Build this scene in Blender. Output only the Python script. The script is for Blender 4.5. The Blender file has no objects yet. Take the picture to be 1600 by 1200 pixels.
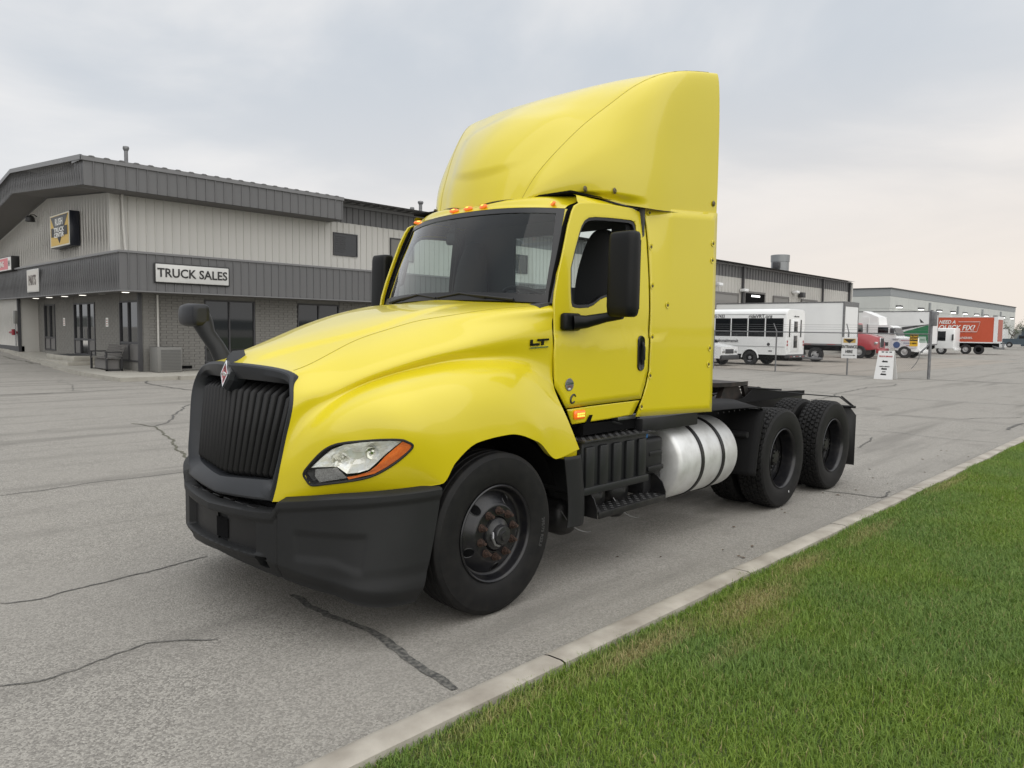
import bpy, bmesh, math, random
import numpy as np
from mathutils import Vector, Matrix
random.seed(7); rng = np.random.default_rng(7)
PI = math.pi
sc = bpy.context.scene
C = sc.collection
# ------------------------------------------------------------------ camera, sky, sun
CAM = (-3.2475, -4.4047, 1.7724); YAW, PITCH, ROLL = 0.8072, 0.0716, -0.0144
cam_d = bpy.data.cameras.new('camera'); cam = bpy.data.objects.new('camera', cam_d); C.objects.link(cam)
_f = Vector((math.sin(YAW)*math.cos(PITCH), math.cos(YAW)*math.cos(PITCH), -math.sin(PITCH)))
_r = Vector((math.cos(YAW), -math.sin(YAW), 0)); _u = _r.cross(_f)
_r2 = _r*math.cos(ROLL)-_u*math.sin(ROLL); _u2 = _u*math.cos(ROLL)+_r*math.sin(ROLL)
cam.matrix_world = Matrix(((_r2.x,_u2.x,-_f.x,CAM[0]),(_r2.y,_u2.y,-_f.y,CAM[1]),(_r2.z,_u2.z,-_f.z,CAM[2]),(0,0,0,1)))
cam_d.sensor_width = 36; cam_d.lens = 1168.2/1600*36; cam_d.clip_end = 2000; cam_d.clip_start = .05
sc.camera = cam
SUN_EL, SUN_AZ = math.radians(44), math.radians(205)   # azimuth of the direction TO the sun, from +Y towards +X
w = bpy.data.worlds.new('World'); sc.world = w; w.use_nodes = True
nt = w.node_tree; nt.nodes.clear(); N = nt.nodes.new; L = nt.links.new
out = N('ShaderNodeOutputWorld'); bg = N('ShaderNodeBackground'); bg2 = N('ShaderNodeBackground'); mixs = N('ShaderNodeMixShader')
sky = N('ShaderNodeTexSky'); sky.sky_type = 'NISHITA'; sky.sun_disc = False; sky.sun_elevation = SUN_EL; sky.sun_rotation = SUN_AZ
bg2.inputs[1].default_value = .05; L(sky.outputs[0], bg2.inputs[0])
tc = N('ShaderNodeTexCoord'); sep = N('ShaderNodeSeparateXYZ'); L(tc.outputs['Generated'], sep.inputs[0])
def wmath(op, a, b=None, clamp=False):
    n = N('ShaderNodeMath'); n.operation = op; n.use_clamp = clamp
    for i, v in enumerate((a, b)):
        if v is None: continue
        if isinstance(v, (int, float)): n.inputs[i].default_value = v
        else: L(v, n.inputs[i])
    return n.outputs[0]
def wmix(f, a, b):
    n = N('ShaderNodeMix'); n.data_type = 'RGBA'
    for s, v in ((0, f), (6, a), (7, b)):
        if isinstance(v, (int, float)): n.inputs[s].default_value = v
        elif isinstance(v, tuple): n.inputs[s].default_value = (*v, 1)
        else: L(v, n.inputs[s])
    return n.outputs[2]
zz = wmath('MAXIMUM', sep.outputs[2], 0.0)
# cloud layer coordinates: the direction projected on a flat layer
den = wmath('ADD', zz, .16)
px_ = wmath('DIVIDE', sep.outputs[0], den); py_ = wmath('DIVIDE', sep.outputs[1], den)
cmb = N('ShaderNodeCombineXYZ'); L(px_, cmb.inputs[0]); L(py_, cmb.inputs[1]); cmb.inputs[2].default_value = 3.7
n1 = N('ShaderNodeTexNoise'); n1.inputs['Scale'].default_value = .8; n1.inputs['Detail'].default_value = 6; n1.inputs['Roughness'].default_value = .5; n1.inputs['Distortion'].default_value = .5
L(cmb.outputs[0], n1.inputs['Vector'])
mr = N('ShaderNodeMapRange'); mr.interpolation_type = 'SMOOTHSTEP'; mr.inputs[1].default_value = .36; mr.inputs[2].default_value = .66; L(n1.outputs[0], mr.inputs[0])
horiz_w = wmath('MULTIPLY_ADD', sep.outputs[0], .9); 
hw = N('ShaderNodeMapRange'); hw.inputs[1].default_value = .3; hw.inputs[2].default_value = .98; L(sep.outputs[0], hw.inputs[0])
hor = wmix(hw.outputs[0], (.70,.71,.725), (.82,.745,.675))
cl = wmix(mr.outputs[0], (.555,.595,.645), (.83,.82,.815))
zf = N('ShaderNodeMapRange'); zf.interpolation_type = 'SMOOTHSTEP'; zf.inputs[1].default_value = .0; zf.inputs[2].default_value = .36; L(zz, zf.inputs[0])
col = wmix(zf.outputs[0], hor, cl)
zb = N('ShaderNodeMapRange'); zb.interpolation_type = 'SMOOTHSTEP'; zb.inputs[1].default_value = .45; zb.inputs[2].default_value = 1.; zb.inputs[3].default_value = 1.; zb.inputs[4].default_value = 1.75; L(zz, zb.inputs[0])
L(col, bg.inputs[0]); L(zb.outputs[0], bg.inputs[1])
mixs.inputs[0].default_value = .05; L(bg.outputs[0], mixs.inputs[1]); L(bg2.outputs[0], mixs.inputs[2]); L(mixs.outputs[0], out.inputs[0])
sl = bpy.data.lights.new('sun', 'SUN'); sl.energy = 1.8; sl.angle = math.radians(110); sl.color = (1, .95, .88)
so = bpy.data.objects.new('sun', sl); C.objects.link(so); so.location = (-10, -10, 30)
dsun = Vector((math.sin(SUN_AZ)*math.cos(SUN_EL), math.cos(SUN_AZ)*math.cos(SUN_EL), math.sin(SUN_EL)))
so.rotation_euler = dsun.to_track_quat('Z', 'Y').to_euler()
vs = sc.view_settings; vs.view_transform = 'Standard'; vs.look = 'None'; vs.gamma = 1; vs.use_curve_mapping = False; vs.exposure = .18
# ------------------------------------------------------------------ materials
MATS = {}
def mat(name, col=(.5,.5,.5), rough=.5, metal=0, var=None, col2=None, bump=None, coat=0, emit=None, spec=None, ior=None):
    """var=(scale, detail, lo, hi) mixes col and col2 by noise; bump=(scale, strength, distance)"""
    if name in MATS: return MATS[name]
    m = bpy.data.materials.new(name); m.use_nodes = True; t = m.node_tree; b = t.nodes['Principled BSDF']
    b.inputs['Base Color'].default_value = (*col, 1); b.inputs['Roughness'].default_value = rough; b.inputs['Metallic'].default_value = metal
    if spec is not None: b.inputs['Specular IOR Level'].default_value = spec
    if coat: b.inputs['Coat Weight'].default_value = coat; b.inputs['Coat Roughness'].default_value = .04
    if emit: b.inputs['Emission Color'].default_value = (*emit[0], 1); b.inputs['Emission Strength'].default_value = emit[1]
    tcn = t.nodes.new('ShaderNodeTexCoord')
    if var:
        n = t.nodes.new('ShaderNodeTexNoise'); n.inputs['Scale'].default_value = var[0]; n.inputs['Detail'].default_value = var[1]
        r = t.nodes.new('ShaderNodeMapRange'); r.inputs[1].default_value = var[2]; r.inputs[2].default_value = var[3]
        x = t.nodes.new('ShaderNodeMix'); x.data_type = 'RGBA'; x.inputs[6].default_value = (*col, 1); x.inputs[7].default_value = (*(col2 or col), 1)
        t.links.new(tcn.outputs['Object'], n.inputs['Vector']); t.links.new(n.outputs[0], r.inputs[0]); t.links.new(r.outputs[0], x.inputs[0]); t.links.new(x.outputs[2], b.inputs['Base Color'])
        rr = t.nodes.new('ShaderNodeMapRange'); rr.inputs[3].default_value = max(0,rough-.06); rr.inputs[4].default_value = min(1,rough+.08); t.links.new(n.outputs[0], rr.inputs[0]); t.links.new(rr.outputs[0], b.inputs['Roughness'])
    if bump:
        n = t.nodes.new('ShaderNodeTexNoise'); n.inputs['Scale'].default_value = bump[0]; n.inputs['Detail'].default_value = 3
        k = t.nodes.new('ShaderNodeBump'); k.inputs['Strength'].default_value = bump[1]; k.inputs['Distance'].default_value = bump[2]
        t.links.new(tcn.outputs['Object'], n.inputs['Vector']); t.links.new(n.outputs[0], k.inputs['Height']); t.links.new(k.outputs[0], b.inputs['Normal'])
    MATS[name] = m; return m
def glass_mat(name, tint, fres=1.5, rough=.0, mixamt=None):
    m = bpy.data.materials.new(name); m.use_nodes = True; t = m.node_tree; t.nodes.clear(); n = t.nodes.new
    o = n('ShaderNodeOutputMaterial'); tr = n('ShaderNodeBsdfTransparent'); gl = n('ShaderNodeBsdfGlossy'); mx = n('ShaderNodeMixShader'); fr = n('ShaderNodeFresnel')
    geo = n('ShaderNodeNewGeometry'); 
    tr.inputs[0].default_value = (*tint, 1); gl.inputs['Roughness'].default_value = rough; fr.inputs[0].default_value = fres
    lw = n('ShaderNodeMath'); lw.operation = 'MULTIPLY'; lw.inputs[1].default_value = mixamt or 1.6; lw.use_clamp = True
    # thin pane: same reflection from both sides
    dt = n('ShaderNodeLayerWeight'); dt.inputs[0].default_value = .22
    t.links.new(dt.outputs['Fresnel'], lw.inputs[0]); t.links.new(lw.outputs[0], mx.inputs[0]); t.links.new(tr.outputs[0], mx.inputs[1]); t.links.new(gl.outputs[0], mx.inputs[2]); t.links.new(mx.outputs[0], o.inputs[0])
    return m
yellow = mat('yellow_paint', (.64,.53,.009), .30, var=(1.2,3,.35,.65), col2=(.625,.515,.0085), coat=.6)
black_pl = mat('black_plastic', (.010,.010,.011), .5, spec=.35, var=(6,4,.3,.7), col2=(.015,.015,.016), bump=(900,.15,.0006))
dark_pl = mat('dark_grey_plastic', (.012,.0125,.013), .55, spec=.3, var=(3,4,.3,.7), col2=(.016,.0165,.017), bump=(700,.2,.0006))
grey_pl = mat('grey_plastic', (.019,.021,.024), .42, spec=.35, var=(3,4,.3,.7), col2=(.024,.026,.030), bump=(700,.15,.0006))
mirror_pl = mat('mirror_plastic', (.004,.0042,.0045), .45, spec=.25, bump=(500,.1,.0005))
black_mt = mat('black_metal', (.008,.008,.009), .42, spec=.4, var=(9,5,.4,.7), col2=(.018,.017,.016), bump=(60,.1,.002))
void = mat('dark_interior', (.005,.005,.0055), .95, spec=.1); flat_black = mat('flat_black', (.006,.006,.0065), .75, spec=.22, bump=(60,.15,.002))
rubber = mat('tyre_rubber', (.006,.006,.0065), .62, spec=.25, var=(14,6,.35,.7), col2=(.012,.0115,.011), bump=(220,.2,.001))
rimm = mat('black_rim_paint', (.008,.008,.010), .3, var=(18,5,.5,.75), col2=(.02,.019,.018))
rust = mat('rust', (.024,.014,.010), .9, var=(60,5,.3,.7), col2=(.062,.032,.021), bump=(150,.8,.004))
alu = mat('aluminium', (.72,.725,.72), .46, .55, var=(7,9,.42,.70), col2=(.56,.56,.545), bump=(40,.05,.002))
chrome = mat('chrome', (.85,.86,.87), .12, 1)
amber = mat('amber_lens', (.85,.16,.012), .2, coat=.6, emit=((1.,.22,.02), .25))
amber_hot = mat('amber_glow', (.9,.4,.05), .3, emit=((1.,.42,.06), 1.6))
white_pt = mat('white_paint', (.74,.75,.75), .35, var=(.8,5,.3,.7), col2=(.68,.69,.69), coat=.3)
red_pt = mat('red_paint', (.33,.012,.02), .3, coat=.6)
steel = mat('steel', (.32,.32,.33), .4, .8, var=(12,6,.3,.7), col2=(.2,.2,.2))
galv = mat('galvanized_steel', (.23,.235,.24), .5, .55, var=(8,6,.3,.7), col2=(.15,.15,.155))
blue_cap = mat('blue_plastic', (.03,.16,.42), .4)
win_dark = mat('dark_window', (.006,.007,.008), .06, spec=.6)
glass = glass_mat('clear_glass', (.80,.88,.86), mixamt=2.6)
side_glass = glass_mat('side_glass', (.78,.86,.84))
# ------------------------------------------------------------------ geometry helpers
def ncs(P, n):
    """natural cubic spline through rows of P, n samples"""
    P = np.array(P, float); K = len(P); A = np.zeros((K,K)); B = np.zeros_like(P); A[0,0] = A[-1,-1] = 1
    for i in range(1,K-1): A[i,i-1] = 1; A[i,i] = 4; A[i,i+1] = 1; B[i] = 6*(P[i+1]-2*P[i]+P[i-1])
    M = np.linalg.solve(A, B.reshape(K,-1)).reshape(P.shape)
    t = np.linspace(0,K-1,n); i = np.minimum(t.astype(int),K-2); f = (t-i).reshape((-1,)+(1,)*(P.ndim-1))
    return P[i]*(1-f)+P[i+1]*f+((1-f)**3-(1-f))*M[i]/6+(f**3-f)*M[i+1]/6
def mono(P, n):
    """cubic through rows of P that never overshoots them"""
    P = np.array(P, float); K = len(P); d = np.diff(P, axis=0); m = np.zeros_like(P); m[0] = d[0]; m[-1] = d[-1]
    a, b = d[:-1], d[1:]; hm = np.where(a*b > 0, 2*a*b/np.where(np.abs(a+b) < 1e-12, 1, a+b), 0); m[1:-1] = hm
    t = np.linspace(0,K-1,n); i = np.minimum(t.astype(int),K-2); f = (t-i).reshape((-1,)+(1,)*(P.ndim-1))
    return P[i]*(2*f**3-3*f**2+1)+m[i]*(f**3-2*f**2+f)+P[i+1]*(3*f**2-2*f**3)+m[i+1]*(f**3-f**2)
def sstep(a, b, x):
    t = np.clip((x-a)/(b-a), 0, 1); return t*t*(3-2*t)
def link(name, me, parent=None, loc=None, m=None):
    o = bpy.data.objects.new(name, me); C.objects.link(o)
    if m is not None and me is not None and not me.materials: me.materials.append(m)
    if parent is not None: o.parent = parent
    if loc is not None: o.location = loc
    return o
def mkmesh(V, F, m=None, sharp=35):
    me = bpy.data.meshes.new('m'); me.from_pydata([tuple(map(float, v)) for v in V], [], [tuple(map(int, f)) for f in F]); me.update()
    if sharp is not None:
        me.polygons.foreach_set('use_smooth', [True]*len(me.polygons)); me.set_sharp_from_angle(angle=math.radians(sharp))
    if m: me.materials.append(m)
    return me
class G:
    """collects primitive shapes into one mesh"""
    def __init__(s): s.V = []; s.F = []
    def add(s, V, F):
        b = len(s.V); s.V += [tuple(map(float, v)) for v in V]; s.F += [tuple(int(i)+b for i in f) for f in F]; return s
    def box(s, x0, x1, y0, y1, z0, z1):
        V = [(x,y,z) for z in (z0,z1) for y in (y0,y1) for x in (x0,x1)]
        return s.add(V, [(0,2,3,1),(4,5,7,6),(0,1,5,4),(2,6,7,3),(0,4,6,2),(1,3,7,5)])
    def rbox(s, x0, x1, y0, y1, z0, z1, r=.01, seg=2):
        bm = bmesh.new(); bmesh.ops.create_cube(bm, size=1)
        bmesh.ops.scale(bm, vec=(x1-x0, y1-y0, z1-z0), verts=bm.verts); bmesh.ops.translate(bm, vec=((x0+x1)/2,(y0+y1)/2,(z0+z1)/2), verts=bm.verts)
        bmesh.ops.bevel(bm, geom=list(bm.edges), offset=r, segments=seg, profile=.5, affect='EDGES')
        bm.verts.ensure_lookup_table(); bm.verts.index_update()
        s.add([v.co[:] for v in bm.verts], [[v.index for v in f.verts] for f in bm.faces]); bm.free(); return s
    def quad(s, *P): return s.add(P, [tuple(range(len(P)))])
    def tube(s, P, r, n=8, cap=True):
        P = [Vector(p) for p in P]; R = r if isinstance(r, (list,tuple)) else [r]*len(P); V = []; F = []
        up = None
        for i, p in enumerate(P):
            d = ((P[min(i+1,len(P)-1)]-P[max(i-1,0)])).normalized()
            if up is None: up = d.orthogonal().normalized()
            up = (up-d*up.dot(d)).normalized(); q = d.cross(up)
            for k in range(n):
                a = 2*PI*k/n; V.append(p+(up*math.cos(a)+q*math.sin(a))*R[i])
        for i in range(len(P)-1):
            for k in range(n): F.append((i*n+k, i*n+(k+1)%n, (i+1)*n+(k+1)%n, (i+1)*n+k))
        if cap: F.append(tuple(range(n-1,-1,-1))); F.append(tuple((len(P)-1)*n+k for k in range(n)))
        return s.add(V, F)
    def lathe(s, prof, n=32, axis='y', o=(0,0,0), cap=False):
        """prof rows (r, t): radius and position along the axis"""
        V = []; F = []
        for r, t in prof:
            for k in range(n):
                a = 2*PI*k/n; c, q = r*math.cos(a), r*math.sin(a)
                V.append({'x':(o[0]+t,o[1]+c,o[2]+q),'y':(o[0]+c,o[1]+t,o[2]+q),'z':(o[0]+c,o[1]+q,o[2]+t)}[axis])
        for i in range(len(prof)-1):
            for k in range(n): F.append((i*n+k, i*n+(k+1)%n, (i+1)*n+(k+1)%n, (i+1)*n+k))
        if cap: F.append(tuple(range(n))); F.append(tuple((len(prof)-1)*n+k for k in range(n)))
        return s.add(V, F)
    def prism(s, pts, a, b, axis='y'):
        """closed polygon extruded along an axis; pts are the two other coordinates"""
        n = len(pts); f = {'y':lambda p,t:(p[0],t,p[1]),'x':lambda p,t:(t,p[0],p[1]),'z':lambda p,t:(p[0],p[1],t)}[axis]
        return s.add([f(p,a) for p in pts]+[f(p,b) for p in pts], [tuple(range(n-1,-1,-1)), tuple(range(n,2*n))]+[(i,(i+1)%n,n+(i+1)%n,n+i) for i in range(n)])
    def build(s, name, m, parent=None, sharp=35, loc=None):
        return link(name, mkmesh(s.V, s.F, m, sharp), parent, loc)
def grid_faces(nu, nv, base=0): return [(base+i*nv+j, base+i*nv+j+1, base+(i+1)*nv+j+1, base+(i+1)*nv+j) for i in range(nu-1) for j in range(nv-1)]
def grid_obj(name, P, m, parent, sharp=50, solid=0):
    nu, nv = P.shape[:2]; o = link(name, mkmesh(P.reshape(-1,3), grid_faces(nu,nv), m, sharp), parent)
    if solid: add_solid(o, solid)
    return o
def add_solid(o, t, off=0):
    md = o.modifiers.new('thickness', 'SOLIDIFY'); md.thickness = t; md.offset = off
def ang_loop(poly, c, angs):
    """radius of the polygon seen from c for each angle"""
    out = []
    P = [np.array(q)-c for q in poly]
    for a in angs:
        d = np.array([math.cos(a), math.sin(a)]); best = None
        for i in range(len(P)):
            p, q = P[i], P[(i+1)%len(P)]; e = q-p; det = d[0]*(-e[1])+d[1]*e[0]
            if abs(det) < 1e-12: continue
            t = (p[0]*(-e[1])+p[1]*e[0])/det; u_ = (d[0]*p[1]-d[1]*p[0])/det
            if t > 0 and -1e-6 <= u_ <= 1+1e-6 and (best is None or t > best): best = t
        out.append(c+d*(best or .01))
    return np.array(out)
def panel(name, outer, inner, fn, m, parent, rings=10, solid=.012, c=None, flange=0, sgn=1, nang=120):
    """sheet between two closed outlines (inner None = filled), bent by fn(x, z) -> y"""
    outer = np.array(outer); c = np.array(c if c is not None else (inner and np.mean(inner, 0)) if inner is not None else outer.mean(0))
    angs = list(np.linspace(-PI, PI, nang, endpoint=False))
    for q in list(outer)+(list(inner) if inner is not None else []):
        d = np.array(q)-c; angs.append(math.atan2(d[1], d[0]))
    angs = sorted(set(round(a, 5) for a in angs))
    O = ang_loop(outer, c, angs); I = ang_loop(inner, c, angs) if inner is not None else np.repeat(c[None], len(angs), 0)+(O-c)*.02
    V = []; n = len(angs)
    for k in range(rings+1):
        q = O*(1-k/rings)+I*k/rings
        V += [(x, sgn*fn(x, z), z) for x, z in q]
    R = rings+1
    if flange and inner is not None:
        V += [(x, sgn*(fn(x, z)-flange), z) for x, z in I]; R += 1
    F = [(i*n+k, i*n+(k+1)%n, (i+1)*n+(k+1)%n, (i+1)*n+k) for i in range(R-1) for k in range(n)]
    if inner is None: F.append(tuple((R-1)*n+k for k in range(n)))
    o = link(name, mkmesh(V, F, m, 40), parent)
    if solid: add_solid(o, solid)
    return o
def thing(name, label, cat, loc=(0,0,0), group=None, rot=0):
    o = bpy.data.objects.new(name, None); C.objects.link(o); o.location = loc; o.rotation_euler = (0,0,rot); o.empty_display_size = .2
    return tag(o, label, cat, group)
def tag(o, label, cat, group=None):
    o['label'] = label; o['category'] = cat
    if group: o['group'] = group
    return o
def struct(o, kind='structure'): o['kind'] = kind; return o
def text_data(body, size, ext=.004, bold=0, sx=1, shear=0, align='CENTER'):
    cu = bpy.data.curves.new('t', 'FONT'); cu.body = body; cu.size = size; cu.extrude = ext; cu.offset = bold; cu.align_x = align; cu.align_y = 'CENTER'; cu.shear = shear; cu.resolution_u = 3
    o = bpy.data.objects.new('t', cu); C.objects.link(o); dg = bpy.context.evaluated_depsgraph_get(); dg.update()
    me = bpy.data.meshes.new_from_object(o.evaluated_get(dg)); bpy.data.objects.remove(o); bpy.data.curves.remove(cu)
    for v in me.vertices: v.co.x *= sx
    me.materials.clear(); return me
FACE_Y = Matrix(((1,0,0),(0,0,-1),(0,1,0))); FACE_X = Matrix(((0,0,-1),(-1,0,0),(0,1,0)))
def text(name, body, size, loc, m, parent, face='y', **k):
    """flat lettering; face 'y' reads on a wall that looks towards -Y, 'x' towards -X"""
    me = text_data(body, size, **k); R = (FACE_Y if face == 'y' else FACE_X) if isinstance(face, str) else face
    me.transform(R.to_4x4()); me.materials.append(m)
    return link(name, me, parent, loc)
def copy_part(o, parent, **k):
    c = o.copy(); C.objects.link(c); c.parent = parent
    return c
def copy_tree(o, parent=None):
    c = o.copy(); C.objects.link(c); c.parent = parent
    for ch in list(o.children): copy_tree(ch, c)
    return c
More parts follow.
